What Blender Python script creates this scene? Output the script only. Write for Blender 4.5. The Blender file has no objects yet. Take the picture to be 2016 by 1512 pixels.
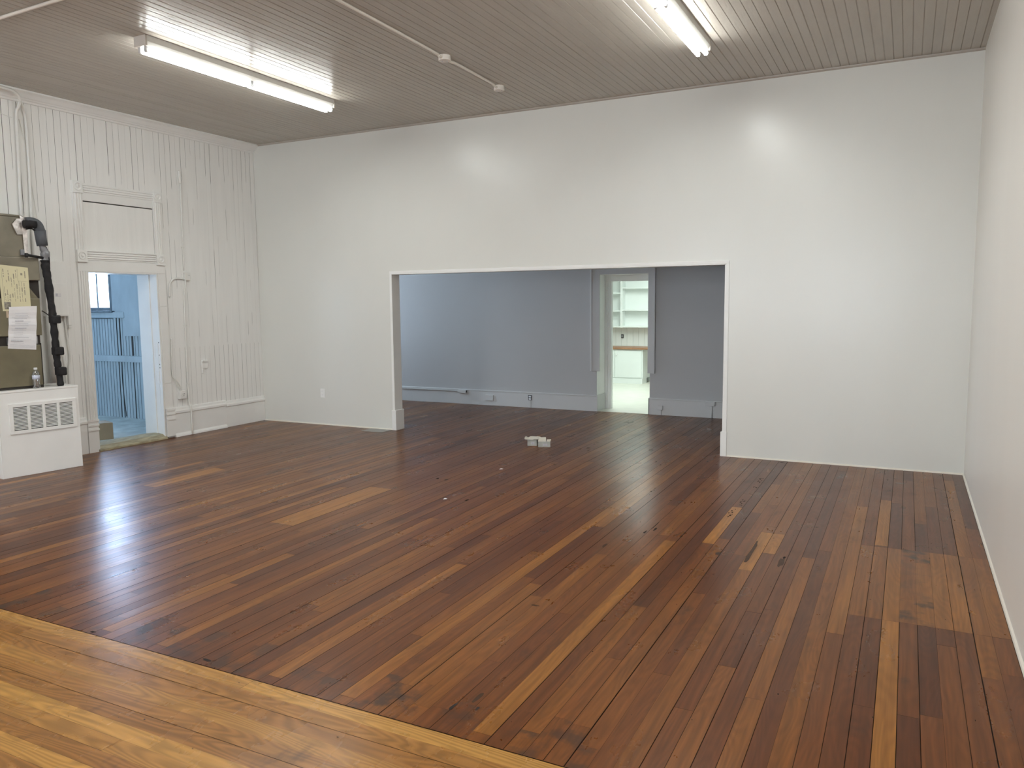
import bpy, math, random
from mathutils import Vector
random.seed(7)
C = bpy.context.scene.collection
S = bpy.context.scene

# ------------------------------------------------------------------ room dimensions (metres)
CAM_H = 1.6
D, L, R, H = 8.024, -7.934, 0.508, 3.722          # back wall, left wall, right wall, ceiling
X1, X2, ZT = -5.733, -1.64, 1.962                  # wide opening in the back wall
WT = 0.15                                          # back wall thickness
D2 = 10.615                                        # grey wall of the room behind
YB = 2.338                                         # dark boards / light boards boundary
YF = -6.0                                          # wall behind the camera
DY0, DY1, DZ = 5.505, 6.387, 1.975                 # doorway in the left wall
SY, SX0, SX1 = 7.38, -11.6, L - 0.31               # shed behind it
PITCH = 0.0788

# ------------------------------------------------------------------ mesh helpers
class MB:
    def __init__(s): s.v = []; s.f = []; s.m = []; s.cut = []
    def add(s, vs, fs, mi=0):
        o = len(s.v); s.cut.append((o, len(s.f))); s.v += [tuple(p) for p in vs]
        for f in fs: s.f.append(tuple(i + o for i in f)); s.m.append(mi)
        return s
    def box(s, x0, x1, y0, y1, z0, z1, mi=0):
        v = [(x, y, z) for x in (x0, x1) for y in (y0, y1) for z in (z0, z1)]
        return s.add(v, [(0,1,3,2),(4,6,7,5),(0,4,5,1),(2,3,7,6),(0,2,6,4),(1,5,7,3)], mi)
    def hexa(s, p, mi=0):            # 8 points: bottom loop 0-3, top loop 4-7
        return s.add(p, [(3,2,1,0),(4,5,6,7),(0,1,5,4),(1,2,6,5),(2,3,7,6),(3,0,4,7)], mi)
    def prism(s, prof, axis, a, b, mi=0):   # closed 2D profile run along an axis
        n = len(prof)
        def P(q, t): return {'x': (t, q[0], q[1]), 'y': (q[0], t, q[1]), 'z': (q[0], q[1], t)}[axis]
        v = [P(q, a) for q in prof] + [P(q, b) for q in prof]
        return s.add(v, [(i, (i+1) % n, n+(i+1) % n, n+i) for i in range(n)] + [tuple(range(n-1, -1, -1)), tuple(range(n, 2*n))], mi)
    def tube(s, pts, rad, seg=12, mi=0, cap=True):
        pts = [Vector(p) for p in pts]; n = len(pts)
        rads = rad if isinstance(rad, (list, tuple)) else [rad]*n
        t0 = (pts[1]-pts[0]).normalized()
        u = t0.orthogonal().normalized(); rings = []; vs = []
        for i, p in enumerate(pts):
            t = (pts[min(i+1, n-1)]-pts[max(i-1, 0)]).normalized()
            u = (u - t*u.dot(t)).normalized(); w = t.cross(u)
            for k in range(seg):
                a = 2*math.pi*k/seg
                vs.append(p + (u*math.cos(a)+w*math.sin(a))*rads[i])
        fs = [(i*seg+k, i*seg+(k+1) % seg, (i+1)*seg+(k+1) % seg, (i+1)*seg+k) for i in range(n-1) for k in range(seg)]
        if cap: fs += [tuple(range(seg-1, -1, -1)), tuple((n-1)*seg+k for k in range(seg))]
        return s.add(vs, fs, mi)
    def lathe(s, c, prof, seg=20, mi=0, axis='z'):
        n = len(prof); vs = []
        for r, h in prof:
            for k in range(seg):
                a = 2*math.pi*k/seg; p, q = r*math.cos(a), r*math.sin(a)
                vs.append({'z': (c[0]+p, c[1]+q, c[2]+h), 'x': (c[0]+h, c[1]+p, c[2]+q), 'y': (c[0]+q, c[1]+h, c[2]+p)}[axis])
        fs = [(i*seg+k, i*seg+(k+1) % seg, (i+1)*seg+(k+1) % seg, (i+1)*seg+k) for i in range(n-1) for k in range(seg)]
        fs += [tuple(range(seg-1, -1, -1)), tuple((n-1)*seg+k for k in range(seg))]
        return s.add(vs, fs, mi)

def smooth_path(pts, n=6):
    out = []; P = [Vector(p) for p in pts]
    for i in range(len(P)-1):
        a, b, c, d = P[max(i-1, 0)], P[i], P[i+1], P[min(i+2, len(P)-1)]
        for k in range(n):
            t = k/n
            out.append(0.5*((2*b)+(c-a)*t+(2*a-5*b+4*c-d)*t*t+(3*b-a-3*c+d)*t**3))
    out.append(P[-1]); return out

def obj(name, mb, mats, parent=None, bevel=0, smooth=False):
    off = Vector(parent['_base']) if parent is not None and '_base' in parent else Vector((0, 0, 0))
    me = bpy.data.meshes.new(name)
    me.from_pydata([tuple(Vector(p)-off) for p in mb.v], [], mb.f)
    if not isinstance(mats, (list, tuple)): mats = [mats]
    for m in mats: me.materials.append(m)
    me.polygons.foreach_set('material_index', mb.m)
    if smooth: me.polygons.foreach_set('use_smooth', [len(f) <= 4 for f in mb.f])
    me.update()
    import bmesh
    bm = bmesh.new(); bm.from_mesh(me); bmesh.ops.recalc_face_normals(bm, faces=bm.faces); bm.to_mesh(me); bm.free()
    o = bpy.data.objects.new(name, me); C.objects.link(o)
    if parent is not None:
        o.parent = parent
        o['_base'] = tuple(off)
    else:
        o['_base'] = (0.0, 0.0, 0.0)
    if bevel:
        b = o.modifiers.new('Bevel', 'BEVEL'); b.width = bevel; b.segments = 2; b.limit_method = 'ANGLE'
    return o

def pieces(name, mb, mats, parent, **k):      # one part per piece
    cut = mb.cut+[(len(mb.v), len(mb.f))]
    for (v0, f0), (v1, f1) in zip(cut, cut[1:]):
        m2 = MB(); m2.add(mb.v[v0:v1], [tuple(i-v0 for i in f) for f in mb.f[f0:f1]])
        obj(name, m2, mats, parent, **k)

def struct(name, mb, mats, parent=None, **k):
    o = obj(name, mb, mats, parent, **k)
    if parent is None: o['kind'] = 'structure'
    return o

def tag(o, label, cat, group=None):
    o['label'] = label; o['category'] = cat
    if group: o['group'] = group
    return o

def thing(name, label, cat, loc, group=None):
    o = bpy.data.objects.new(name, None); C.objects.link(o)
    o.location = loc; o.empty_display_size = 0.1; o['_base'] = tuple(loc)
    return tag(o, label, cat, group)

def sthing(name, loc):
    o = bpy.data.objects.new(name, None); C.objects.link(o)
    o.location = loc; o.empty_display_size = 0.1; o['_base'] = tuple(loc); o['kind'] = 'structure'
    return o

def copy_tree(o, parent=None):
    c = o.copy(); C.objects.link(c)
    if parent is not None: c.parent = parent
    for ch in list(o.children): copy_tree(ch, c)
    return c

# ------------------------------------------------------------------ materials
def newmat(name):
    m = bpy.data.materials.new(name); m.use_nodes = True
    nt = m.node_tree
    return m, nt, nt.nodes['Principled BSDF']

def N(nt, t, **k):
    n = nt.nodes.new(t)
    for a, b in k.items(): setattr(n, a, b)
    return n

def paint(name, col, rough=0.4, var=0.04, scale=3.0, bump=0.15, bscale=60.0, spec=0.5, stretch=(1, 1, 1), metal=0.0):
    m, nt, b = newmat(name); lk = nt.links.new
    tc = N(nt, 'ShaderNodeTexCoord'); mp = N(nt, 'ShaderNodeMapping'); mp.inputs['Scale'].default_value = stretch
    lk(tc.outputs['Object'], mp.inputs[0])
    no = N(nt, 'ShaderNodeTexNoise'); no.inputs['Scale'].default_value = scale; no.inputs['Detail'].default_value = 5
    lk(mp.outputs[0], no.inputs['Vector'])
    r = N(nt, 'ShaderNodeMapRange'); r.inputs[3].default_value = 1-var; r.inputs[4].default_value = 1+var
    r.inputs[1].default_value = 0.25; r.inputs[2].default_value = 0.75
    lk(no.outputs[0], r.inputs[0])
    mx = N(nt, 'ShaderNodeMix', data_type='RGBA', blend_type='MULTIPLY'); mx.inputs[0].default_value = 1
    mx.inputs[6].default_value = (*col, 1); lk(r.outputs[0], mx.inputs[7])
    lk(mx.outputs[2], b.inputs['Base Color'])
    b.inputs['Roughness'].default_value = rough; b.inputs['Specular IOR Level'].default_value = spec
    b.inputs['Metallic'].default_value = metal
    if bump:
        n2 = N(nt, 'ShaderNodeTexNoise'); n2.inputs['Scale'].default_value = bscale; n2.inputs['Detail'].default_value = 3
        lk(mp.outputs[0], n2.inputs['Vector'])
        bp = N(nt, 'ShaderNodeBump'); bp.inputs['Strength'].default_value = bump; bp.inputs['Distance'].default_value = 0.004
        lk(n2.outputs[0], bp.inputs['Height']); lk(bp.outputs[0], b.inputs['Normal'])
    return m

def emit(name, col, strength):
    m, nt, b = newmat(name)
    b.inputs['Base Color'].default_value = (*col, 1)
    b.inputs['Emission Color'].default_value = (*col, 1); b.inputs['Emission Strength'].default_value = strength
    m.cycles.emission_sampling = 'FRONT'
    return m

def pane_mat(name, tint=(1, 1, 1), refl=0.08):
    m = bpy.data.materials.new(name); m.use_nodes = True; nt = m.node_tree; nt.nodes.clear(); lk = nt.links.new
    out = N(nt, 'ShaderNodeOutputMaterial'); t = N(nt, 'ShaderNodeBsdfTransparent'); t.inputs[0].default_value = (*tint, 1)
    g = N(nt, 'ShaderNodeBsdfGlossy'); g.inputs['Roughness'].default_value = 0.05
    lw = N(nt, 'ShaderNodeLayerWeight'); lw.inputs[0].default_value = 0.35
    ma = N(nt, 'ShaderNodeMath', operation='MULTIPLY_ADD'); ma.inputs[1].default_value = 0.6; ma.inputs[2].default_value = refl*0.3
    lk(lw.outputs['Facing'], ma.inputs[0])
    mx = N(nt, 'ShaderNodeMixShader'); lk(ma.outputs[0], mx.inputs[0]); lk(t.outputs[0], mx.inputs[1]); lk(g.outputs[0], mx.inputs[2])
    lk(mx.outputs[0], out.inputs[0]); return m

def wood_floor(name, stops, grain_lo, grain_hi, ring, stain_at, rough):
    """Boards: per-board tone and seed ride on the 'plank' attribute, UVs are metres along / across the board."""
    m, nt, b = newmat(name); lk = nt.links.new
    at = N(nt, 'ShaderNodeAttribute', attribute_name='plank'); sp = N(nt, 'ShaderNodeSeparateColor'); lk(at.outputs['Color'], sp.inputs[0])
    uv = N(nt, 'ShaderNodeUVMap'); uv.uv_map = 'UVMap'
    sx = N(nt, 'ShaderNodeSeparateXYZ'); lk(uv.outputs[0], sx.inputs[0])
    def vec(su, sv, ss):
        c = N(nt, 'ShaderNodeCombineXYZ')
        for i, (src, k) in enumerate(((sx.outputs[0], su), (sx.outputs[1], sv), (sp.outputs[1], ss))):
            mm = N(nt, 'ShaderNodeMath', operation='MULTIPLY'); mm.inputs[1].default_value = k; lk(src, mm.inputs[0]); lk(mm.outputs[0], c.inputs[i])
        return c.outputs[0]
    g1 = N(nt, 'ShaderNodeTexNoise'); g1.inputs['Scale'].default_value = 1; g1.inputs['Detail'].default_value = 3; g1.inputs['Roughness'].default_value = 0.55
    lk(vec(1.4, 42, 40), g1.inputs['Vector'])
    g2 = N(nt, 'ShaderNodeTexNoise'); g2.inputs['Scale'].default_value = 1; g2.inputs['Detail'].default_value = 3
    lk(vec(0.8, 9, 23), g2.inputs['Vector'])
    wn = N(nt, 'ShaderNodeTexNoise'); wn.inputs['Scale'].default_value = 1; wn.inputs['Detail'].default_value = 1.5
    lk(vec(0.9, 6.5, 31), wn.inputs['Vector'])
    wa = N(nt, 'ShaderNodeMath', operation='MULTIPLY'); wa.inputs[1].default_value = 130; lk(wn.outputs[0], wa.inputs[0])
    wv = N(nt, 'ShaderNodeMath', operation='SINE'); lk(wa.outputs[0], wv.inputs[0])
    # tone + slow drift along the board
    a1 = N(nt, 'ShaderNodeMath', operation='MULTIPLY_ADD'); a1.inputs[1].default_value = 0.30; lk(g2.outputs[0], a1.inputs[0])
    a0 = N(nt, 'ShaderNodeMath', operation='SUBTRACT'); a0.inputs[1].default_value = 0.15; lk(sp.outputs[0], a0.inputs[0]); lk(a0.outputs[0], a1.inputs[2])
    rp = N(nt, 'ShaderNodeValToRGB'); el = rp.color_ramp.elements
    el[0].position, el[0].color = stops[0][0], (*stops[0][1], 1); el[1].position, el[1].color = stops[-1][0], (*stops[-1][1], 1)
    for p, c in stops[1:-1]:
        e = el.new(p); e.color = (*c, 1)
    lk(a1.outputs[0], rp.inputs[0])
    gm = N(nt, 'ShaderNodeMapRange'); gm.inputs[1].default_value = 0.3; gm.inputs[2].default_value = 0.7; gm.inputs[3].default_value = grain_lo; gm.inputs[4].default_value = grain_hi
    lk(g1.outputs[0], gm.inputs[0])
    wm = N(nt, 'ShaderNodeMapRange'); wm.inputs[1].default_value = -1; wm.inputs[3].default_value = 1-ring; wm.inputs[4].default_value = 1+ring*0.5; lk(wv.outputs[0], wm.inputs[0])
    mm = N(nt, 'ShaderNodeMath', operation='MULTIPLY'); lk(gm.outputs[0], mm.inputs[0]); lk(wm.outputs[0], mm.inputs[1])
    mx = N(nt, 'ShaderNodeMix', data_type='RGBA', blend_type='MULTIPLY'); mx.inputs[0].default_value = 1
    lk(rp.outputs[0], mx.inputs[6]); lk(mm.outputs[0], mx.inputs[7])
    # old water stains, worn into the wood
    tc = N(nt, 'ShaderNodeTexCoord')
    mp = N(nt, 'ShaderNodeMapping'); mp.inputs['Scale'].default_value = (2.6, 1.3, 1); lk(tc.outputs['Object'], mp.inputs[0])
    st = N(nt, 'ShaderNodeTexNoise'); st.inputs['Scale'].default_value = 1.7; st.inputs['Detail'].default_value = 5; st.inputs['Roughness'].default_value = 0.6; lk(mp.outputs[0], st.inputs['Vector'])
    sr = N(nt, 'ShaderNodeMapRange'); sr.inputs[1].default_value = stain_at; sr.inputs[2].default_value = stain_at+0.12; sr.inputs[3].default_value = 0; sr.inputs[4].default_value = 0.55
    lk(st.outputs[0], sr.inputs[0])
    al = N(nt, 'ShaderNodeMath', operation='MAXIMUM'); lk(sr.outputs[0], al.inputs[0])
    bs = N(nt, 'ShaderNodeMath', operation='MULTIPLY'); lk(sp.outputs[2], bs.inputs[0])
    s2 = N(nt, 'ShaderNodeTexNoise'); s2.inputs['Scale'].default_value = 9; s2.inputs['Detail'].default_value = 4; lk(tc.outputs['Object'], s2.inputs['Vector'])
    s3 = N(nt, 'ShaderNodeMapRange'); s3.inputs[1].default_value = 0.48; s3.inputs[2].default_value = 0.62; lk(s2.outputs[0], s3.inputs[0])
    lk(s3.outputs[0], bs.inputs[1]); lk(bs.outputs[0], al.inputs[1])
    m2 = N(nt, 'ShaderNodeMix', data_type='RGBA'); lk(al.outputs[0], m2.inputs[0]); lk(mx.outputs[2], m2.inputs[6]); m2.inputs[7].default_value = (0.035, 0.022, 0.017, 1)
    lk(m2.outputs[2], b.inputs['Base Color'])
    rn = N(nt, 'ShaderNodeMapRange'); rn.inputs[3].default_value = rough-0.07; rn.inputs[4].default_value = rough+0.1; lk(st.outputs[0], rn.inputs[0])
    lk(rn.outputs[0], b.inputs['Roughness'])
    b.inputs['Specular IOR Level'].default_value = 0.24
    # finish: faint grain and brush ripple
    rip = N(nt, 'ShaderNodeTexNoise'); rip.inputs['Scale'].default_value = 1; rip.inputs['Detail'].default_value = 0.5; lk(vec(2.5, 12, 11), rip.inputs['Vector'])
    ad = N(nt, 'ShaderNodeMath', operation='MULTIPLY_ADD'); ad.inputs[1].default_value = 0.0; lk(g1.outputs[0], ad.inputs[0]); lk(rip.outputs[0], ad.inputs[2])
    bp = N(nt, 'ShaderNodeBump'); bp.inputs['Strength'].default_value = 0.35; bp.inputs['Distance'].default_value = 0.0012
    lk(ad.outputs[0], bp.inputs['Height']); lk(bp.outputs[0], b.inputs['Normal'])
    return m

M = {}
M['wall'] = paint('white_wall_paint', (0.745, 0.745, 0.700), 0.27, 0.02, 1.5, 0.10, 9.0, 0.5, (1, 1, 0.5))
M['wall_r'] = paint('right_wall_brightened_paint', (0.86, 0.835, 0.79), 0.36, 0.02, 1.5, 0.10, 9.0, 0.5, (1, 1, 0.5))  # paint raised: the stronger light on this wall is put into its colour
M['board'] = paint('white_board_paint', (0.89, 0.89, 0.87), 0.42, 0.03, 3, 0.25, 30, 0.4, (1, 6, 0.4))
M['trim'] = paint('white_trim_paint', (0.87, 0.87, 0.85), 0.38, 0.03, 4, 0.15, 25)
M['groove'] = paint('dark_gap_wood', (0.06, 0.055, 0.05), 0.9, 0.2, 6, 0)
M['ceil'] = paint('ceiling_paint', (0.45, 0.41, 0.36), 0.22, 0.05, 2.0, 0.40, 11.0, 0.32, (6, 0.8, 1))
M['grey'] = paint('grey_room_paint', (0.47, 0.47, 0.47), 0.45, 0.02, 1.0, 0.1, 12)
M['greytrim'] = paint('grey_room_trim_paint', (0.58, 0.58, 0.575), 0.4, 0.02, 3.0, 0.1, 12)
M['shed'] = paint('daylight_tinted_shed_paint', (0.47, 0.53, 0.55), 0.6, 0.10, 7, 0.3, 30, 0.3, (1, 1, 0.4))  # whitish boards; some of the blue daylight is put into the colour
M['shedfloor'] = paint('whitewashed_shed_floor', (0.52, 0.56, 0.53), 0.75, 0.25, 5, 0.3, 30, 0.3)
M['sill'] = paint('worn_door_sill', (0.34, 0.30, 0.20), 0.75, 0.45, 14, 0.4, 40, 0.3, (3, 0.6, 1))
M['kitchen'] = paint('kitchen_white_paint', (0.83, 0.86, 0.84), 0.45, 0.02, 2, 0.05)
M['kfloor'] = paint('kitchen_pale_floor', (0.74, 0.74, 0.66), 0.4, 0.10, 4, 0.1, 20, 0.5, (1, 4, 1))
M['counter'] = paint('reddish_wood_counter', (0.34, 0.17, 0.09), 0.4, 0.3, 8, 0.1, 30, 0.5, (1, 10, 1))
M['fixture'] = paint('white_enamel_metal', (0.78, 0.77, 0.73), 0.35, 0.02, 4, 0)
M['endcap'] = paint('grey_lamp_end_plate', (0.62, 0.58, 0.53), 0.45, 0.05, 6, 0)
M['holder'] = paint('white_lamp_socket', (0.62, 0.62, 0.62), 0.4, 0.02, 4, 0)
M['tube'] = emit('fluorescent_tube_glow', (0.97, 1.0, 0.97), 30.0)
M['ktube'] = emit('kitchen_tube_glow', (0.88, 1.0, 0.95), 9.0)
M['conduit'] = paint('white_painted_conduit', (0.80, 0.80, 0.77), 0.4, 0.03, 6, 0.1)
M['cconduit'] = paint('cream_ceiling_conduit', (0.80, 0.76, 0.70), 0.4, 0.03, 6, 0.1)
M['khaki'] = paint('olive_brown_sheet_metal', (0.165, 0.145, 0.093), 0.42, 0.18, 5, 0.1, 30, 0.4)
M['khaki_up'] = paint('dusty_galvanised_casing', (0.20, 0.18, 0.135), 0.38, 0.28, 4, 0.1, 30, 0.5, (1, 1, 1), 0.25)
M['black'] = paint('black_foam_insulation', (0.018, 0.017, 0.018), 0.75, 0.3, 20, 0.6, 60, 0.3)
M['slate'] = paint('slate_grey_foam', (0.085, 0.09, 0.10), 0.7, 0.2, 15, 0.3, 60, 0.3)
M['tapegrey'] = paint('grey_duct_tape', (0.20, 0.20, 0.21), 0.4, 0.2, 15, 0.3, 40)
M['foil'] = paint('crumpled_foil_tape', (0.72, 0.68, 0.66), 0.28, 0.25, 30, 1.0, 45, 0.5, (1, 1, 1), 0.85)
M['recess'] = paint('dark_cabinet_recess', (0.025, 0.02, 0.016), 0.7, 0.2, 8, 0)
M['yellow'] = paint('pale_yellow_card', (0.66, 0.61, 0.40), 0.6, 0.04, 6, 0)
M['paper'] = paint('white_paper', (0.80, 0.79, 0.80), 0.6, 0.03, 6, 0.1, 20)
M['ink'] = paint('faded_print', (0.30, 0.27, 0.20), 0.7, 0.3, 60, 0)
M['inkgrey'] = paint('grey_print', (0.50, 0.50, 0.54), 0.7, 0.2, 60, 0)
M['photo'] = paint('dark_printed_picture', (0.22, 0.20, 0.16), 0.6, 0.8, 40, 0)
M['rawwood'] = paint('raw_pale_wood', (0.52, 0.40, 0.29), 0.6, 0.15, 12, 0.1, 30, 0.4, (1, 8, 0.5))
M['plastic'] = pane_mat('clear_bottle_plastic', (0.88, 0.89, 0.90), 0.6)
M['bluelabel'] = paint('pale_bottle_label', (0.62, 0.66, 0.78), 0.4, 0.25, 25, 0)
M['cap'] = paint('white_bottle_cap', (0.75, 0.76, 0.78), 0.4, 0.02, 4, 0)
M['card'] = paint('brown_cardboard', (0.30, 0.24, 0.16), 0.7, 0.08, 8, 0.1)
M['greycard'] = paint('grey_white_carton', (0.42, 0.43, 0.40), 0.6, 0.15, 20, 0)
M['creamcard'] = paint('cream_carton_flap', (0.74, 0.70, 0.60), 0.6, 0.06, 12, 0)
M['plate'] = paint('dull_grey_metal_plate', (0.24, 0.24, 0.23), 0.35, 0.1, 6, 0.1, 20, 0.5)
M['slot'] = paint('dark_slot', (0.03, 0.03, 0.035), 0.6, 0.1, 5, 0)
M['steel'] = paint('dull_steel', (0.35, 0.35, 0.36), 0.35, 0.1, 8, 0, 10, 0.5, (1, 1, 1), 0.7)
M['winframe'] = paint('weathered_dark_window_frame', (0.17, 0.20, 0.22), 0.7, 0.3, 10, 0.3, 30)
M['pane'] = pane_mat('window_glass')
M['caulk'] = paint('cream_caulk_line', (0.78, 0.74, 0.66), 0.5, 0.05, 5, 0)
M['floor_dark'] = wood_floor('stained_fir_boards',
    [(0.0, (0.066, 0.019, 0.007)), (0.30, (0.108, 0.033, 0.0085)), (0.55, (0.152, 0.050, 0.011)), (0.78, (0.195, 0.071, 0.014)), (1.0, (0.33, 0.138, 0.027))],
    0.72, 1.20, 0.10, 0.62, 0.28)
M['floor_light'] = wood_floor('honey_pine_boards',
    [(0.0, (0.17, 0.070, 0.020)), (0.5, (0.29, 0.132, 0.036)), (1.0, (0.46, 0.245, 0.064))],
    0.86, 1.12, 0.22, 0.64, 0.26)
M['stain'] = paint('black_water_stain', (0.052, 0.026, 0.013), 0.45, 0.3, 30, 0, 60, 0.2)
M['subfloor'] = paint('dark_under_floor', (0.012, 0.007, 0.005), 0.9, 0.1, 5, 0)

# ------------------------------------------------------------------ floor: every board its own strip
def build_floor():
    V, F, MI, TON, UVS = [], [], [], [], []
    def plank(x0, x1, y0, y1, tone, along, mi, stain=0.0, z=0.0):
        seed = random.random()
        da, db = random.uniform(-.0004, .0004), random.uniform(-.0004, .0004)
        o = len(V)
        V.extend([(x0, y0, z+da), (x1, y0, z+db if along == 'y' else z+da), (x1, y1, z+db), (x0, y1, z+da if along == 'y' else z+db)])
        F.append((o, o+1, o+2, o+3)); MI.append(mi); TON.append((tone, seed, stain, 1))
        if along == 'y': UVS.append([(y0, x0), (y0, x1), (y1, x1), (y1, x0)])
        else: UVS.append([(x0, y0), (x1, y0), (x1, y1), (x0, y1)])
    # patches cut into the boards: x0, x1, y0, y1, tone, stain amount per row
    rows0 = 0.021
    def row(i): return rows0 + i*PITCH
    iL = math.floor((-9.6-rows0)/PITCH); iR = math.ceil((R-rows0)/PITCH)
    patches = [(-0.222, 0.52, 4.18, 5.445, (0.74, 0.88)), (-0.852, -0.612, 4.63, 5.46, (0.95, 1.0)),
               (-4.17, -3.92, 4.20, 5.42, (0.92, 1.0)), (-6.06, -5.86, 4.60, 5.42, (0.92, 1.0))]
    single = [(-0.097, 5.47, 6.75, 0.90), (-0.02, 1.0, 4.18, 0.93), (-1.13, 5.05, 6.05, 0.97), (-0.45, 0.5, 4.7, 0.80), (-0.30, 1.2, 7.9, 0.70),
              (-0.53, 0.5, 3.1, 0.72), (-1.95, 2.4, 6.9, 0.86), (-2.35, 2.4, 4.0, 0.84), (-2.74, 3.1, 7.2, 0.80), (-1.32, 2.4, 5.0, 0.88),
              (-3.06, 2.4, 4.8, 0.82), (-3.46, 2.4, 3.7, 0.86), (-0.14, 0.5, 4.18, 0.34), (-0.61, 4.0, 5.6, 0.38), (-0.38, 2.0, 5.2, 0.30),
              (-0.69, 2.9, 5.0, 0.36), (-4.6, 3.0, 6.0, 0.82), (-5.1, 2.4, 5.2, 0.85), (-5.6, 2.4, 4.4, 0.8), (-6.4, 3.4, 5.6, 0.86), (-6.9, 2.4, 4.0, 0.92), (-7.3, 3.0, 4.6, 0.95)]
    for i in range(iL, iR+1):
        a, b = row(i), row(i+1)
        if a >= R: continue
        b = min(b, R); xc = (a+b)/2
        segs = []
        y = YB
        if xc < L: y = D+WT
        first = True
        while y < D2:
            ln = random.uniform(1.0, 4.6)
            if first: ln *= random.random()*0.8+0.2; first = False
            e = min(y+ln, D2)
            if D2-e < 0.35: e = D2
            t = random.choices([random.uniform(.12, .30), random.uniform(.32, .56), random.uniform(.56, .74), random.uniform(.74, .84)], [22, 48, 20, 10])[0]
            segs.append([y, e, t, 0.0]); y = e
        cuts = [(p[2], p[3], random.uniform(*p[4]), 0.0) for p in patches if p[0]-0.01 < xc < p[1]+0.01]
        cuts += [(max(s[1], YB), s[2], s[3], 0.0) for s in single if a <= s[0] < b]
        for c0, c1, t, stn in cuts:
            new = []
            for s0, s1, st, sg in segs:
                if s1 <= c0 or s0 >= c1: new.append([s0, s1, st, sg]); continue
                if s0 < c0: new.append([s0, c0, st, sg])
                if s1 > c1: new.append([c1, s1, st, sg])
            if c1 > YB: new.append([c0, c1, t, stn])
            segs = sorted(new)
        gl = random.choice([0.0006, 0.0012, 0.0018, 0.0026, 0.0040])
        for s0, s1, t, sg in segs:
            stain = 0.0
            if s0 <= YB+0.001 and -4.6 < xc < -0.9 and s1-s0 > 0.5:      # water-marked board ends along the seam
                cut = s0+random.uniform(0.12, 0.32)
                plank(a+gl, b-0.0003, s0+0.004, cut, t*0.9, 'y', 0, random.uniform(0.3, 0.85))
                s0 = cut-0.0008
            inpatch = any(p[0] < xc < p[1] and abs(s0-p[2]) < .01 for p in patches)
            if inpatch and -0.222 < xc < 0.52 and 0.02 < xc < 0.19 and s0 > 4.1:
                plank(a+0.0003, b-0.0002, s0+0.0008, s0+0.35, t, 'y', 0, 0.75)
                plank(a+0.0003, b-0.0002, s0+0.35, s1-0.25, t, 'y', 0, 0.25)
                plank(a+0.0003, b-0.0002, s1-0.25, s1-0.0008, t*0.9, 'y', 0, 0.95); continue
            plank(a+gl, b-0.0003, s0+(0.0008 if s0 > YB+.01 else .004), s1-0.0005, t, 'y', 0, stain)
    # honey coloured boards across the front of the room
    y = YB-0.003; k = 0; w = 0.0795
    while y > YF:
        x = L; first = True
        while x < R:
            ln = random.uniform(1.2, 4.5)
            if first: ln *= random.random(); first = False
            e = min(x+ln, R); t = random.choices([random.uniform(.25, .5), random.uniform(.45, .7), random.uniform(.7, .95)], [35, 45, 20])[0]
            if k == 0: t = random.uniform(.7, .85)
            if x > -2.6: t = min(1, t+.14)
            g = random.choice([0.0001, 0.0004, 0.0008, 0.0014])
            plank(x+0.0006, e-0.0004, max(y-w, YF)+g, y-0.0001, t, 'x', 1, 0.0, 0.0015 if y > YB-0.1 else 0.0008)
            x = e
        y -= w; k += 1
    rk = random.Random(21)
    def spot(x, y, rx, ry, mi, n=9, z=0.0008):
        o = len(V); V.append((x, y, z))
        for k in range(n):
            a = 2*math.pi*k/n; q = rk.uniform(.65, 1.25); V.append((x+rx*q*math.cos(a), y+ry*q*math.sin(a), z))
        for k in range(n): F.append((o, o+1+k, o+1+(k+1) % n)); MI.append(mi); TON.append((0.1, .3, 0, 1)); UVS.append([(0, 0)]*3)
    for x, y, n, sx, sy in ((-1.115, 7.07, 12, .016, .09), (-1.11, 6.80, 4, .016, .05), (-1.11, 6.2, 10, .018, .16), (-1.13, 5.86, 10, .018, .12)):    # pitted strip
        for k in range(n): spot(x+rk.uniform(-sx, sx), y+rk.uniform(-sy, sy), rk.uniform(.003, .007), rk.uniform(.006, .02), 2)
    for x, y, rx, ry, mi in ((-1.526, 5.215, .008, .05, 2), (-1.57, 5.12, .008, .04, 2), (-1.55, 5.3, .003, .10, 2), (-0.632, 4.86, .020, .10, 3), (-0.628, 4.96, .010, .025, 2), (-0.83, 4.98, .014, .30, 3),
                         (-3.68, 5.92, .02, .03, 3), (-3.78, 5.93, .014, .02, 2), (-1.70, 3.60, .024, .012, 3), (-1.556, 2.52, .008, .035, 2), (-1.50, 2.62, .012, .05, 3), (-1.46, 2.55, .006, .02, 2),
                         (-1.72, 4.72, .010, .05, 3), (-3.14, 5.36, .010, .03, 2), (-1.015, 4.87, .016, .03, 3), (-1.05, 7.93, .02, .012, 2), (-2.77, 2.385, .03, .012, 2), (-3.53, 2.36, .02, .008, 2)):
        spot(x, y, rx, ry, mi, 11)
    for k in range(170):
        x, y = rk.uniform(-7.6, .45), rk.uniform(2.5, 8.0); spot(x, y, rk.uniform(.0018, .004), rk.uniform(.002, .007), 2, 7)
    for k in range(60):
        x, y = rk.uniform(-4.2, -.6), rk.uniform(0.9, 2.3); spot(x, y, rk.uniform(.002, .006), rk.uniform(.0015, .003), 2, 7, 0.0022)
    o = len(V)
    V.extend([(L-1.8, YF-.1, -0.005), (R+.05, YF-.1, -0.005), (R+.05, D2+.02, -0.005), (L-1.8, D2+.02, -0.005)])
    F.append((o, o+1, o+2, o+3)); MI.append(2); TON.append((0, 0, 0, 1)); UVS.append([(0, 0)]*4)
    me = bpy.data.meshes.new('floor'); me.from_pydata(V, [], F)
    for k in ('floor_dark', 'floor_light', 'subfloor', 'stain'): me.materials.append(M[k])
    me.polygons.foreach_set('material_index', MI)
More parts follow.
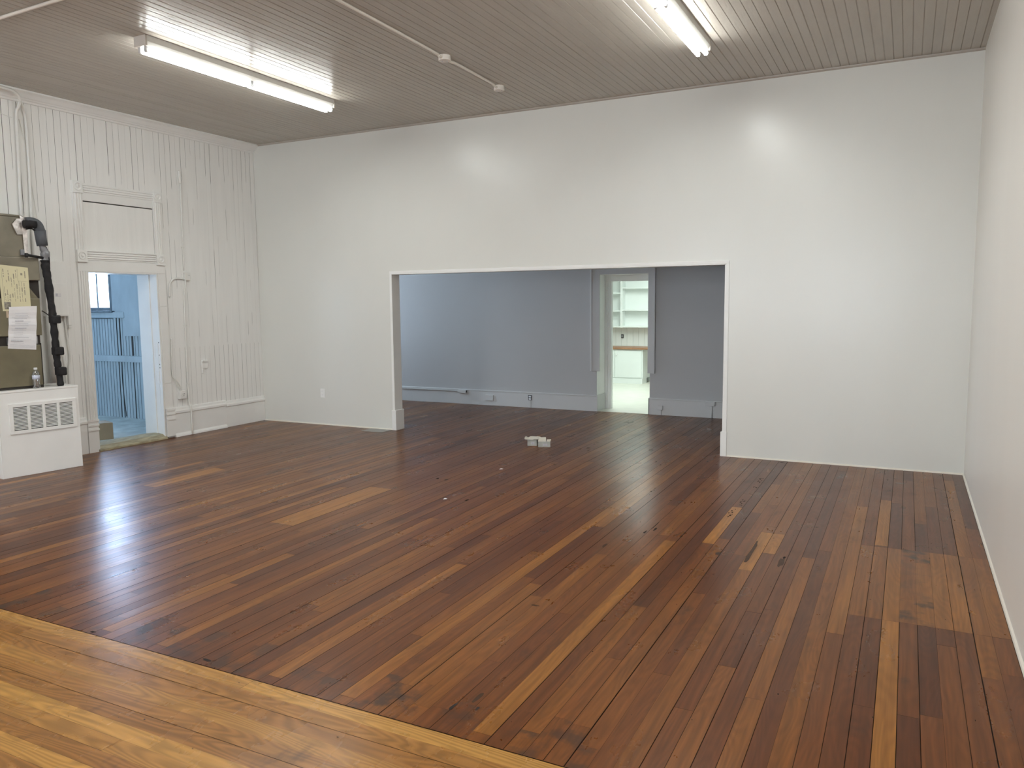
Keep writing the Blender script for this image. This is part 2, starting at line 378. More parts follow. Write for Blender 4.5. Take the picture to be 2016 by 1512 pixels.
    me.uv_layers.new(name='UVMap'); me.attributes.new('plank', 'FLOAT_COLOR', 'CORNER')
    ul = me.uv_layers['UVMap']; at = me.attributes['plank']
    for p in me.polygons:
        for j, li in enumerate(p.loop_indices):
            ul.data[li].uv = UVS[p.index][j]; at.data[li].color = TON[p.index]
    me.update()
    ob = bpy.data.objects.new('floor', me); C.objects.link(ob); ob['kind'] = 'structure'
build_floor()

# ------------------------------------------------------------------ ceiling: narrow boards with V grooves
mb = MB(); x = L; gp = 0.0737
while x < R+0.02:
    e = x+gp; gw = random.choice([0.003, 0.004, 0.0055]); dz = random.uniform(0, 0.0013); dz2 = random.uniform(0, 0.0013)
    v = []
    for yy in (YF, D):
        v += [(x, yy, H+0.005), (x+gw, yy, H+dz), (e-gw, yy, H+dz2), (e, yy, H+0.005)]
    mb.add(v, [(0, 4, 5, 1), (1, 5, 6, 2), (2, 6, 7, 3)]); x = e
mb.box(L-0.3, R+0.2, YF-0.2, D+WT, H+0.02, H+0.12)
# board end joints
rj = random.Random(3)
for k in range(34):
    j = rj.randrange(0, 114); yy = rj.choice([4.2, 4.22, 5.05, 5.06, 6.3, 6.32]) + rj.uniform(-.02, .02)
    xx = L+j*gp
    mb.box(xx+0.003, xx+gp-0.003, yy, yy+0.005, H-0.0012, H+0.001)
struct('ceiling', mb, M['ceil'])

# ------------------------------------------------------------------ back wall with the wide opening
mb = MB()
mb.box(L-0.3, X1, D, D+WT, -0.01, H+0.02); mb.box(X2, R+0.15, D, D+WT, -0.01, H+0.02); mb.box(X1, X2, D, D+WT, ZT, H+0.02)
mb.v = [(x, y, z) for x, y, z in mb.v]
struct('wall_back', mb, M['wall'])
mb = MB().box(R, R+0.15, YF, D, -0.01, H+0.02)
struct('wall_right', mb, M['wall_r'])
mb = MB(); FW = ((-6.6, -3.9), (-2.9, -0.2)); FZ0, FZ1 = 0.6, 3.0
for a, b in ((L-0.3, FW[0][0]), (FW[0][1], FW[1][0]), (FW[1][1], R+0.15)): mb.box(a, b, YF-0.15, YF, -0.01, H+0.02)
for a, b in FW: mb.box(a, b, YF-0.15, YF, -0.01, FZ0); mb.box(a, b, YF-0.15, YF, FZ1, H+0.02)
struct('wall_front', mb, M['wall'])

# small mouldings
mb = MB().prism([(D, H), (D-0.022, H), (D-0.02, H-0.008), (D-0.012, H-0.016), (D, H-0.02)], 'x', L, R)
struct('trim_1', mb, M['ceil'])
pr = [(L, H), (L+0.105, H), (L+0.105, H-0.014), (L+0.092, H-0.02), (L+0.075, H-0.03), (L+0.05, H-0.06), (L+0.035, H-0.07), (L+0.03, H-0.08), (L+0.018, H-0.086), (L+0.014, H-0.104), (L, H-0.108)]
mb = MB().prism(pr, 'y', YF, D-0.001)
struct('trim_2', mb, M['trim'])
mb = MB()
for a, b in ((L+0.02, X1-0.03), (X2+0.03, R-0.002)):
    mb.prism([(D, 0.0), (D-0.012, 0.0), (D-0.009, 0.010), (D, 0.014)], 'x', a, b)
struct('trim_3', mb, M['caulk'])
mb = MB().prism([(R, 0.0), (R-0.012, 0.0), (R-0.009, 0.010), (R, 0.016)], 'y', YF, D-0.012)
struct('trim_4', mb, M['caulk'])

# casing of the wide opening: thin front edge, jamb boards, plinth blocks
op = sthing('door_3', (0.5*(X1+X2), D, 0))
mb = MB(); mb.box(X1-0.004, X1+0.012, D-0.008, D+WT+0.008, 0.25, ZT); mb.box(X2-0.014, X2+0.004, D-0.008, D+WT+0.008, 0.25, ZT)
mb.box(X1-0.022, X1+0.004, D-0.009, D, 0.25, ZT+0.028); mb.box(X2-0.004, X2+0.03, D-0.009, D, 0.25, ZT+0.028)
mb.box(X1-0.022, X2+0.03, D-0.010, D, ZT-0.002, ZT+0.03); mb.box(X1, X2, D-0.008, D+WT+0.008, ZT-0.012, ZT+0.002)
obj('jamb', mb, M['trim'], op, bevel=0.002)
mb = MB().box(X1-0.034, X1+0.03, D-0.016, D+WT+0.014, 0, 0.254); obj('plinth', mb, M['trim'], op, bevel=0.003)
mb = MB().box(X2-0.03, X2+0.034, D-0.016, D+WT+0.014, 0, 0.254); obj('plinth', mb, M['trim'], op, bevel=0.003)

# ------------------------------------------------------------------ left wall of narrow painted boards
def board_strip(mb, ys, z0, z1, gapf, nz, skip=None):
    zs = [z0+(z1-z0)*k/nz for k in range(nz+1)]
    for i in range(len(ys)-1):
        a, b = ys[i], ys[i+1]; zz = zs
        if skip:
            lo = skip(a, b)
            if lo is not None:
                zz = [lo]+[z for z in zs if z > lo+0.01]
                if len(zz) < 2: continue
        dx = random.uniform(-0.0006, 0.0006); dx2 = dx+random.uniform(-0.0004, 0.0004)
        v = []
        for z in zz:
            ga, gb = gapf(i, z), gapf(i+1, z)
            v += [(L+dx, a+ga/2, z), (L+dx2, b-gb/2, z)]
        mb.add(v, [(2*k, 2*k+1, 2*k+3, 2*k+2) for k in range(len(zz)-1)])
mb = MB()
yu = [D-0.0748*k for k in range(0, 60)][::-1]
yu = [y for y in yu if y > 3.6]
rg = random.Random(11); cr = []
for y in yu:
    c = []
    if y < 5.4:
        c.append((rg.uniform(1.0, 2.6) if rg.random() < .55 else rg.uniform(2.7, 3.3), 3.7, rg.choice([.002, .003, .0045])))
    elif y < 6.5:
        if rg.random() < .8: c.append((rg.choice([2.9, 2.9, rg.uniform(2.95, 3.4)]), 3.7, rg.choice([.0016, .0022, .0045])))
    else:
        if rg.random() < .75: c.append((rg.uniform(2.9, 3.45), 3.7, rg.choice([.0015, .002, .003])))
        for q in range(2):
            if rg.random() < .6:
                a = rg.uniform(1.1, 2.6); c.append((a, a+rg.uniform(.15, .8), rg.choice([.001, .0015, .0024])))
    cr.append(c)
def gu(i, z):
    g = 0.0
    for a, b, w in cr[min(i, len(cr)-1)]:
        if a <= z <= b: g = max(g, w)
    if i >= len(yu)-1: g = 0.006 if z > 1.6 else 0.002
    return g
inside = lambda a, b: 2.88 if 5.46 < (a+b)/2 < 6.42 else None
board_strip(mb, yu, 1.085, H, gu, 60, inside)
yl = [6.897+0.0766*k for k in range(-45, 15)]+[D]
yl = [y for y in yl if y > 3.6]
rg2 = [random.choice([.0008, .0012, .0018, .0022]) for _ in yl]
board_strip(mb, yl, 0.0, 1.085, lambda i, z: rg2[i] if yl[min(i, len(yl)-1)] > 6.45 else rg2[i]*0.6, 10, inside)
mb.box(L-0.011, L+0.0015, 6.46, D-0.002, 1.083, 1.0865)          # seam above the wainscot
# plain stretch of the wall towards the front, and the wall's thickness around the doorway
mb.box(L-0.009, L, YF, 3.66, 0, H)
mb.box(L-0.012, L-0.009, 3.6, 5.42, 0, H, 1); mb.box(L-0.012, L-0.009, 6.44, D, 0, H, 1); mb.box(L-0.012, L-0.009, 5.42, 6.44, 2.5, H, 1)
for a, b, z0, z1 in ((YF-0.1, DY0, -0.01, H+0.02), (DY1, D+0.01, -0.01, H+0.02), (DY0, DY1, DZ, H+0.02)):
    mb.box(L-0.31, L-0.012, a, b, z0, z1, 2)
struct('wall_left', mb, [M['board'], M['groove'], M['shed']])

# baseboard, right of the doorway
mb = MB()
def base_prof(h, t): return [(L, 0), (L+t, 0), (L+t, h-0.075), (L+t+0.012, h-0.07), (L+t+0.012, h-0.045), (L+t, h-0.03), (L+t-0.006, h-0.008), (L+0.012, h), (L, h)]
mb.prism(base_prof(0.36, 0.024), 'y', 6.515, 7.33)
mb.prism(base_prof(0.345, 0.020), 'y', 7.33, D-0.002)
mb.prism([(L+0.024, 0.0), (L+0.046, 0.0), (L+0.042, 0.02), (L+0.024, 0.045)], 'y', 6.515, 7.32)
struct('baseboard_left', mb, M['trim'], bevel=0.002)
mb = MB().prism(base_prof(0.40, 0.024), 'y', 3.7, 5.385)
struct('baseboard_left', mb, M['trim'], bevel=0.002)

# ------------------------------------------------------------------ doorway to the shed, with its transom
dr = sthing('door_1', (L, 0.5*(DY0+DY1), 0))
def fluted(mb, y0, y1, z0, z1, vert=True):
    mb.box(L, L+0.026, y0, y1, z0, z1)
    if vert:
        w = y1-y0
        for k in (0.16, 0.42, 0.68): mb.prism([(L+0.0255, y0+w*k), (L+0.037, y0+w*(k+.05)), (L+0.037, y0+w*(k+.13)), (L+0.0255, y0+w*(k+.18))], 'z', z0, z1)
    else:
        w = z1-z0
        for k in (0.16, 0.42, 0.68):
            mb.prism([(L+0.0255, z0+w*k), (L+0.0255, z0+w*(k+.18)), (L+0.037, z0+w*(k+.13)), (L+0.037, z0+w*(k+.05))], 'y', y0, y1)
c0, c1 = 5.39, 5.505; c2, c3 = 6.387, 6.49
mb = MB(); fluted(mb, c0+0.012, c1, 0.366, DZ-0.001); obj('casing', mb, M['trim'], dr, bevel=0.0015)
mb = MB(); fluted(mb, c0+0.005, c1, 2.20, 2.81); obj('casing', mb, M['trim'], dr, bevel=0.0015)
mb = MB(); fluted(mb, c2, c3, 2.20, 2.81); obj('casing', mb, M['trim'], dr, bevel=0.0015)
mb = MB(); mb.box(L, L+0.02, c2+0.012, c3+0.012, 0.36, 0.667); mb.box(L, L+0.024, c2+0.012, c3+0.012, 0.67, 1.585); mb.box(L, L+0.021, c2+0.012, c3+0.01, 1.59, 2.0); mb.box(L-0.008, L+0.012, c2, c3+0.02, 0.36, 2.09)
obj('casing', mb, M['trim'], dr, bevel=0.002)
mb = MB(); fluted(mb, c1, c2, 2.815, 2.91, False); mb.box(L, L+0.016, c1, c2, 2.725, 2.815); obj('head_rail', mb, M['trim'], dr, bevel=0.0015)
mb = MB(); fluted(mb, c1, c2, 2.092, 2.185, False); mb.box(L, L+0.04, c0+0.01, c3, 2.185, 2.20); mb.box(L, L+0.026, c0+0.01, c3+0.004, DZ, 2.09); obj('transom_rail', mb, M['trim'], dr, bevel=0.0015)
for yy, zz in (((c0+c1)/2, 2.865), ((c2+c3)/2, 2.865), ((c0+c1)/2+0.004, 2.138), ((c2+c3)/2, 2.138)):
    mb = MB().box(L, L+0.042, yy-0.056, yy+0.056, zz-0.058, zz+0.056)
    mb.lathe((L+0.0415, yy, zz), [(0.044, 0), (0.044, 0.009), (0.034, 0.010), (0.028, 0.001), (0.018, 0.001), (0.014, 0.008), (0.006, 0.011), (0.001, 0.011)], 24, 0, 'x')
    mb.box(L, L+0.05, yy-0.058, yy+0.058, zz-0.068, zz-0.058)
    obj('rosette', mb, M['trim'], dr, bevel=0.002)
mb = MB().box(L-0.010, L+0.003, c1-0.01, c2-0.004, 2.19, 2.714); obj('transom_panel', mb, M['board'], dr)
mb = MB().box(L-0.012, L-0.010, c1-0.01, c2+0.01, 2.19, 2.76); obj('transom_gap_shade', mb, M['groove'], dr)  # dark sheet behind the gap, paints the shadow line above the panel
mb = MB()
for a, b, h in ((c0, c1+0.01, 0.36),):
    mb.box(L, L+0.032, a, b, 0, 0.24); mb.box(L, L+0.040, a-0.004, b+0.004, 0.24, 0.262); mb.box(L, L+0.032, a, b, 0.262, 0.29); mb.box(L, L+0.040, a-0.004, b+0.004, 0.29, 0.312); mb.box(L, L+0.034, a, b, 0.312, 0.338); mb.box(L, L+0.04, a-0.004, b+0.004, 0.338, 0.365)
obj('plinth', mb, M['trim'], dr, bevel=0.002)
mb = MB(); a, b = c2+0.012, c3+0.03
mb.box(L, L+0.032, a, b, 0.02, 0.22); mb.box(L, L+0.040, a, b+0.004, 0.22, 0.24); mb.box(L, L+0.032, a, b, 0.24, 0.28); mb.box(L, L+0.040, a, b+0.004, 0.28, 0.302); mb.box(L, L+0.034, a, b, 0.302, 0.33); mb.box(L, L+0.04, a, b+0.004, 0.33, 0.36)
obj('plinth', mb, M['trim'], dr, bevel=0.002)
# jambs: rebated boards through the wall
for yy, sg in ((DY0, 1), (DY1, -1)):
    mb = MB()
    mb.box(L-0.10, L+0.022, min(yy, yy+sg*0.014), max(yy, yy+sg*0.014), 0.02, DZ)
    mb.box(L-0.15, L-0.10, min(yy, yy+sg*0.026), max(yy, yy+sg*0.026), 0.02, DZ)
    mb.box(L-0.31, L-0.15, min(yy, yy+sg*0.012), max(yy, yy+sg*0.012), 0.02, DZ)
    mb.box(L-0.325, L-0.31, min(yy-sg*.08, yy+sg*0.008), max(yy-sg*.08, yy+sg*0.008), 0.0, DZ+.06)
    obj('jamb', mb, M['trim'], dr, bevel=0.002)
mb = MB().box(L-0.31, L+0.02, DY0, DY1, DZ-0.014, DZ); obj('head_jamb', mb, M['trim'], dr)
# old lock and hinge plates, painted over, on the far jamb
mb = MB()
mb.box(L-0.062, L-0.012, DY1-0.021, DY1-0.014, 0.98, 1.15); mb.box(L-0.055, L-0.012, DY1-0.019, DY1-0.014, 0.82, 0.98); mb.box(L-0.062, L-0.012, DY1-0.022, DY1-0.014, 0.67, 0.82)
mb.tube([(L-0.066, DY1-0.018, 0.985), (L-0.066, DY1-0.018, 1.145)], 0.008, 10); mb.tube([(L-0.066, DY1-0.018, 0.675), (L-0.066, DY1-0.018, 0.815)], 0.008, 10)
obj('strike_plate', mb, M['trim'], dr, bevel=0.003)
mb = MB().box(L-0.05, L-0.022, DY1-0.018, DY1-0.014, 0.30, 0.665); obj('guard_strip', mb, M['trim'], dr, bevel=0.002)
mb = MB()
for z in (1.16, 1.01, .9, .86): mb.lathe((L-0.004, DY1-0.0145, z), [(0.007, 0), (0.004, -0.001)], 8, 0, 'y')
pieces('screw', mb, M['slot'], dr)
mb = MB().prism([(L-0.34, 0.0), (L+0.045, 0.0), (L+0.04, 0.022), (L-0.02, 0.058), (L-0.13, 0.07), (L-0.34, 0.045)], 'y', DY0-0.005, DY1+0.01); obj('sill', mb, M['sill'], dr, bevel=0.004)

# ------------------------------------------------------------------ the shed
sx1 = L-0.31
mb = MB().box(SX0, sx1+0.3, 3.0, SY+0.1, -0.06, 0.0); struct('floor_shed', mb, M['shedfloor'])
mb = MB().box(SX0, sx1, 3.0, SY+0.1, 2.75, 2.85); struct('ceiling_shed', mb, M['shed'])
mb = MB()
WX0, WX1, WZ0, WZ1 = -11.05, -10.115, 1.532, 2.40      # window in the wall one sees
def wallbits(mb, y, mi=0):
    # flat boards above the upper rail, beaded boards below
    mb.box(WX1, sx1, y, y+0.03, 1.45, 2.75, mi); mb.box(SX0, WX0, y, y+0.03, 1.45, 2.75, mi); mb.box(WX0, WX1, y, y+0.03, WZ1, 2.75, mi)
    mb.box(WX0, WX1, y, y+0.03, 1.42, WZ0, mi)
    x = SX0
    while x < sx1:
        w = 0.062; e = min(x+w, sx1)
        if abs(x+0.03+9.99) < 0.032 or abs(x+0.03+9.73) < 0.033:
            g = 0.012
        else: g = 0.0
        v = []
        for zz in (-0.01, 1.44):
            v += [(x+g, y+0.004, zz), (x+g+0.004, y+0.011, zz), (x+g+0.010, y+0.004, zz), (x+g+0.014, y, zz), (e, y, zz)]
        mb.add(v, [(k, k+1, k+6, k+5) for k in range(4)], mi)
        x = e
wallbits(mb, SY)
mb.box(SX0, sx1, SY+0.03, SY+0.1, -0.01, 1.44, 1); mb.box(SX0, sx1, SY+0.028, SY+0.1, 1.40, 1.50, 1)
mb.box(WX1+0.42, WX1+0.428, SY-0.001, SY+0.004, 1.5, 2.3, 1)
mb.box(-9.745, -9.705, SY-0.002, SY+0.002, 0.90, 1.18, 1)                      # missing strip below the panel
mb.add([(-9.955, SY-0.0015, 0.02), (-9.935, SY-0.0015, 0.02), (-9.985, SY-0.0015, 0.50), (-9.995, SY-0.0015, 0.50)], [(0, 1, 2, 3)], 1)
mb.add([(-9.995, SY-0.0015, 0.50), (-9.985, SY-0.0015, 0.50), (-9.993, SY-0.0015, 0.78)], [(0, 1, 2)], 1)
mb.box(-10.60, -10.585, SY-0.0015, SY+0.002, 0.90, 1.42, 1)
mb.box(-9.972, -9.964, SY-0.0015, SY+0.002, 0.90, 1.42, 1)
struct('wall_shed_back', mb, [M['shed'], M['groove']])
mb = MB().box(SX0, sx1, SY-0.035, SY, 0.808, 0.895); mb.box(SX0, -9.84, SY-0.03, SY, 1.43, 1.512)
struct('trim_5', mb, M['shed'], bevel=0.003)
mb = MB().box(-9.845, sx1, SY-0.022, SY, 1.175, 2.75); struct('trim_6', mb, M['shed'], bevel=0.002)
mb = MB().box(SX0-0.1, SX0, 3.0, SY+0.1, -0.01, 2.85); struct('wall_shed_left', mb, M['shed'])
# the shed's sunlit side is open to the daylight through a wide unglazed bay
mb = MB(); mb.box(SX0, sx1, 2.95, 3.0, -0.01, 1.0); mb.box(SX0, sx1, 2.95, 3.0, 2.2, 2.85); mb.box(SX0, -10.3, 2.95, 3.0, 1.0, 2.2); mb.box(-9.2, sx1, 2.95, 3.0, 1.0, 2.2)
struct('wall_shed_front', mb, M['shed'])

def window(name, along, c, a0, a1, z0, z1, nx, nz, fm, fw=0.045, dep=0.05):
    w = sthing(name, (c, (a0+a1)/2, z0) if along == 'y' else ((a0+a1)/2, c, z0))
    def bx(mb, p0, p1, q0, q1, d0, d1):
        if along == 'x': mb.box(p0, p1, c+d0, c+d1, q0, q1)
        else: mb.box(c+d0, c+d1, p0, p1, q0, q1)
    mb = MB()
    bx(mb, a0, a0+fw, z0, z1, -dep/2, dep/2); bx(mb, a1-fw, a1, z0, z1, -dep/2, dep/2); bx(mb, a0+fw, a1-fw, z0, z0+fw, -dep/2, dep/2); bx(mb, a0+fw, a1-fw, z1-fw, z1, -dep/2, dep/2)
    obj('window_frame', mb, fm, w, bevel=0.003)
    mb = MB()
    for k in range(1, nx):
        p = a0+(a1-a0)*k/nx; bx(mb, p-0.014, p+0.014, z0+fw, z1-fw, -0.012, 0.012)
    for k in range(1, nz):
        p = z0+(z1-z0)*k/nz; bx(mb, a0+fw, a1-fw, p-0.01, p+0.01, -0.010, 0.010)
    if nx*nz > 1: obj('muntin', mb, fm, w)
    mb = MB(); bx(mb, a0+fw, a1-fw, z0+fw, z1-fw, -0.0015, 0.0015); obj('pane', mb, M['pane'], w)
    return w
for k_, (a, b) in enumerate(FW): window('window_%d' % (k_+3), 'x', YF-0.08, a, b, FZ0, FZ1, 2, 1, M['trim'], 0.06, 0.08)
w1 = window('window_1', 'x', SY+0.02, WX0, WX1, WZ0, WZ1, 3, 1, M['winframe'])
mb = MB().box(WX0-0.03, WX1+0.05, SY-0.05, SY+0.02, WZ0-0.028, WZ0); obj('sill', mb, M['winframe'], w1, bevel=0.003)
mb = MB()
for z in (1.66, 1.79, 1.93, 2.06): mb.box(WX0+0.06, -10.445, SY+0.035, SY+0.041, z-0.004, z+0.004)
obj('guard_bar', mb, M['winframe'], w1)

# ------------------------------------------------------------------ grey room behind the opening
OX0, OX1, OZ = -3.998, -3.205, 1.975
GX0 = -9.6
mb = MB(); T2 = 0.36
mb.box(GX0-0.1, OX0, D2, D2+T2, -0.01, H+0.02); mb.box(OX1, R+0.1, D2, D2+T2, -0.01, H+0.02); mb.box(OX0, OX1, D2, D2+T2, OZ, H+0.02)
struct('wall_grey_room', mb, M['grey'])
mb = MB().box(GX0-.1, R+.1, D+WT, D2, H+0.0, H+0.1); struct('ceiling_grey_room', mb, M['ceil'])
mb = MB().box(R, R+.1, D+WT, D2, -0.01, H+.02); struct('wall_grey_room_right', mb, M['grey'])
gw0, gw1, gz0, gz1 = 8.55, 10.2, 0.9, 3.1
mb = MB(); x0, x1 = GX0-0.15, GX0
mb.box(x0, x1, D+WT-0.2, gw0, -.01, H+.02); mb.box(x0, x1, gw1, D2+.1, -.01, H+.02); mb.box(x0, x1, gw0, gw1, -.01, gz0); mb.box(x0, x1, gw0, gw1, gz1, H+.02)
mb.box(GX0-0.1, L-0.25, D, D+WT, -0.01, H+0.02)
struct('wall_grey_room_left', mb, M['grey'])
window('window_2', 'y', GX0-0.07, gw0, gw1, gz0, gz1, 2, 2, M['trim'])
# baseboards with a small cap, turning into the doorway
def gbase(a, b): 
    mb = MB(); mb.prism([(D2, 0), (D2-0.022, 0), (D2-0.022, 0.215), (D2-0.028, 0.220), (D2-0.026, 0.232), (D2-0.010, 0.238), (D2, 0.238)], 'x', a, b); return mb
mb = gbase(GX0, OX0); mb.box(OX0, OX0+0.016, D2-0.024, D2+T2-0.05, 0, 0.235)
struct('baseboard_grey_left', mb, M['greytrim'], bevel=0.0015)
mb = gbase(OX1-0.012, R); mb.box(OX1-0.014, OX1, D2-0.022, D2+T2-0.05, 0, 0.235)
struct('baseboard_grey_right', mb, M['greytrim'], bevel=0.0015)
d2 = sthing('door_2', ((OX0+OX1)/2, D2, 0))
mb = MB(); mb.box(OX0-0.095, OX0+0.048, D2-0.018, D2, 0.588, 2.06); mb.box(OX0-0.095, OX0-0.068, D2-0.032, D2-0.018, 0.588, 2.10); obj('casing', mb, M['greytrim'], d2, bevel=0.003)
mb = MB(); mb.box(OX1-0.03, OX1+0.075, D2-0.018, D2, 0.582, 2.06); mb.box(OX1+0.05, OX1+0.075, D2-0.032, D2-0.018, 0.582, 2.10); obj('casing', mb, M['greytrim'], d2, bevel=0.003)
mb = MB(); mb.box(OX0-0.068, OX1+0.05, D2-0.017, D2, OZ, 2.10); obj('head_casing', mb, M['greytrim'], d2, bevel=0.003)
yy = D2+T2
mb = MB(); mb.box(OX0, OX0+0.045, yy-0.03, yy+0.05, 0, OZ); mb.box(OX0+0.045, OX0+0.085, yy-0.012, yy+0.05, 0, OZ); mb.box(OX0+.085, OX0+0.095, yy+0.0, yy+0.06, 0, OZ)
mb.box(OX1-0.09, OX1, yy-0.03, yy+0.05, 0, OZ); mb.box(OX0+0.001, OX1-0.001, yy-0.034, yy+0.052, 1.884, OZ-0.003)
obj('jamb', mb, M['trim'], d2, bevel=0.002)
mb = MB().box(OX0-0.001, OX1+0.001, D2+0.002, D2+T2, OZ-0.002, OZ+0.004); mb.box(OX0-0.004, OX0+0.002, D2+0.002, D2+T2, 0.2, OZ); mb.box(OX1-0.002, OX1+0.004, D2+0.002, D2+T2, 0.2, OZ)
obj('reveal', mb, M['trim'], d2)
mb = MB().box(OX0, OX1, D2-0.004, D2+0.30, -0.01, 0.004); obj('sill', mb, M['kfloor'], d2)

# ------------------------------------------------------------------ kitchen beyond
KY = 14.80; KX0, KX1 = -6.8, -2.2; KZ = 2.75
mb = MB().box(KX0, KX1, D2+0.3, KY+.3, -0.06, 0.0); struct('floor_kitchen', mb, M['kfloor'])
mb = MB().box(KX0, KX1, D2+T2, KY+.3, KZ, KZ+.1); struct('ceiling_kitchen', mb, M['kitchen'])
mb = MB().box(KX0-.1, KX0, D2+T2, KY+.3, -.01, KZ+.1); struct('wall_kitchen_left', mb, M['kitchen'])
mb = MB().box(KX1, KX1+.1, D2+T2, KY+.3, -.01, KZ+.1); struct('wall_kitchen_right', mb, M['kitchen'])
mb = MB().box(KX0, KX1, KY+0.20, KY+.3, -.01, KZ+.1)
x = KX0
while x < KX1:      # upright boards behind the counter
    mb.box(x+0.0015, x+0.1185, KY+0.19, KY+0.20, 0, 1.2); x += 0.12
struct('wall_kitchen_back', mb, M['kitchen'])
CF = 14.45
cab = thing('base_cabinet', 'white base cabinet with plain doors under the reddish wood counter', 'cabinet', (-5.4, CF, 0))
mb = MB().box(-6.6, -4.51, CF+0.02, KY+0.18, 0.10, 0.66); mb.box(-6.6, -4.515, CF+0.004, CF+0.3, 0.0, 0.10); obj('carcass', mb, M['kitchen'], cab)
for a, b, kx in ((-6.14, -5.612, -5.66), (-5.606, -5.072, -5.108), (-5.066, -4.532, -5.026)):
    mb = MB().box(a, b, CF, CF+0.02, 0.115, 0.645); dd = obj('cabinet_door', mb, M['kitchen'], cab, bevel=0.003)
    mb = MB().lathe((kx, CF, 0.558), [(0.008, 0), (0.008, -0.014), (0.019, -0.018), (0.021, -0.026), (0.014, -0.033), (0.001, -0.034)], 14, 0, 'y'); obj('knob', mb, M['trim'], dd, smooth=True)
mb = MB().box(-6.6, -3.4, CF-0.025, KY+0.18, 0.662, 0.697); tag(obj('countertop', mb, M['counter'], bevel=0.003), 'reddish wood countertop running across the bright room beyond the inner doorway', 'countertop')
mb = MB().box(-3.46, -3.42, CF+0.02, CF+0.06, 0, 0.662); mb.box(-3.46, -3.42, KY+0.1, KY+0.14, 0, 0.662)
pieces('leg', mb, M['kitchen'], bpy.data.objects['countertop'])
su = thing('wall_shelf', 'white open wall shelves with an upright divider above the wood counter', 'shelf', (-4.6, KY+0.18, 1.07))
SF = KY-0.02
mb = MB()
for x in (-6.5, -5.055, -3.5): mb.box(x-0.022, x+0.022, SF, KY+0.19, 1.07, 2.6)
mb.box(-6.5, -3.5, KY+0.17, KY+0.19, 1.07, 2.6); obj('upright', mb, M['kitchen'], su)
for a, b, z in ((-6.48, -5.075, 1.735), (-6.48, -5.075, 1.385), (-5.035, -3.52, 1.835), (-5.035, -3.52, 1.405), (-6.48, -3.52, 1.075), (-6.48, -5.075, 2.08), (-5.035, -3.52, 2.25)):
    mb = MB().box(a, b, SF+0.005, KY+0.17, z, z+0.028); obj('shelf_board', mb, M['kitchen'], su)
sw = thing('light_switch', 'small dark framed switch plate on the white boards above the counter', 'switch', (-5.10, KY+0.19, 0.885))
mb = MB().box(-5.125, -5.075, KY+0.180, KY+0.19, 0.85, 0.93); obj('plate', mb, M['slot'], sw)
mb = MB().box(-5.112, -5.094, KY+0.176, KY+0.181, 0.868, 0.915); obj('toggle', mb, M['cap'], sw)

# ------------------------------------------------------------------ fluorescent strip lights
def strip_light(loc, label, group, tube_m, name='fluorescent_light', LN=1.22, watts=42.0, lcol=(0.965, 1.0, 0.985)):
    t = thing(name, label, 'light', loc, group); x0, y0, z0 = loc
    mb = MB().prism([(x0-0.064, z0), (x0-0.064, z0-0.045), (x0-0.048, z0-0.080), (x0+0.048, z0-0.080), (x0+0.064, z0-0.045), (x0+0.064, z0)], 'y', y0-LN, y0+LN); obj('housing', mb, M['fixture'], t)
    for e in (-1, 1):
        yy = y0+e*LN
        mb = MB().box(x0-0.066, x0+0.066, min(yy, yy+e*0.022), max(yy, yy+e*0.022), z0-0.082, z0); obj('end_cap', mb, M['endcap'], t, bevel=0.004)
    for yy, e in ((y0-LN+0.008, 1), (y0-0.012, -1), (y0+0.012, 1), (y0+LN-0.008, -1)):
        mb = MB()
        for s in (-1, 1):
            mb.box(x0+s*0.033-0.013, x0+s*0.033+0.013, yy-0.009, yy+0.009, z0-0.125, z0-0.07)
        pieces('lamp_holder', mb, M['holder'], t, bevel=0.003)
    for s in (-1, 1):
        for a in (-1, 1):
            ya, yb = (y0-LN+0.017, y0-0.022) if a < 0 else (y0+0.022, y0+LN-0.017)
            mb = MB().tube([(x0+s*0.033, ya, z0-0.106), (x0+s*0.033, ya+0.012, z0-0.106), (x0+s*0.033, yb-0.012, z0-0.106), (x0+s*0.033, yb, z0-0.106)], 0.0185, 14)
            obj('tube', mb, tube_m, t, smooth=True)
    d = bpy.data.lights.new('lamp_light', 'AREA'); d.shape = 'RECTANGLE'; d.size = 0.066; d.size_y = 2*LN-0.06
    d.energy = watts; d.color = lcol
    o = bpy.data.objects.new('lamp_light', d); C.objects.link(o); o.parent = t; o.location = (0, 0, -0.107)
    return t
LFX, LFY, RFX, RFY = -5.50, 5.545, -1.595, 5.46
GL = 'lit fluorescent strip lights on the ceiling'
f1 = strip_light((LFX, LFY, H), 'long double tube strip light on the ceiling above the boarded wall side', GL, M['tube'], LN=1.125)
f2 = strip_light((RFX, RFY, H), 'double tube strip light cut by the picture top, towards the plain side wall', GL, M['tube'])
for x_, y_, lb in ((LFX, 1.6, 'strip light over the honey coloured boards, boarded wall row'), (RFX, 1.6, 'strip light over the honey coloured boards, plain side wall row'),
                   (LFX, -2.3, 'unseen strip light added towards the front of the room, boarded wall row'), (RFX, -2.3, 'unseen strip light added towards the front of the room, plain side wall row')):  # all four out of view; front pair added to brighten the room
    c = copy_tree(f2); c.location = (x_, y_, H); c['label'] = lb
k1 = strip_light((-4.2, 12.6, KZ+0.004), 'strip light on the ceiling of the bright room with the counter', 'lit fluorescent strip lights in the bright room', M['ktube'], 'kitchen_strip_light', 1.22, 150.0, (0.88, 1.0, 0.95))

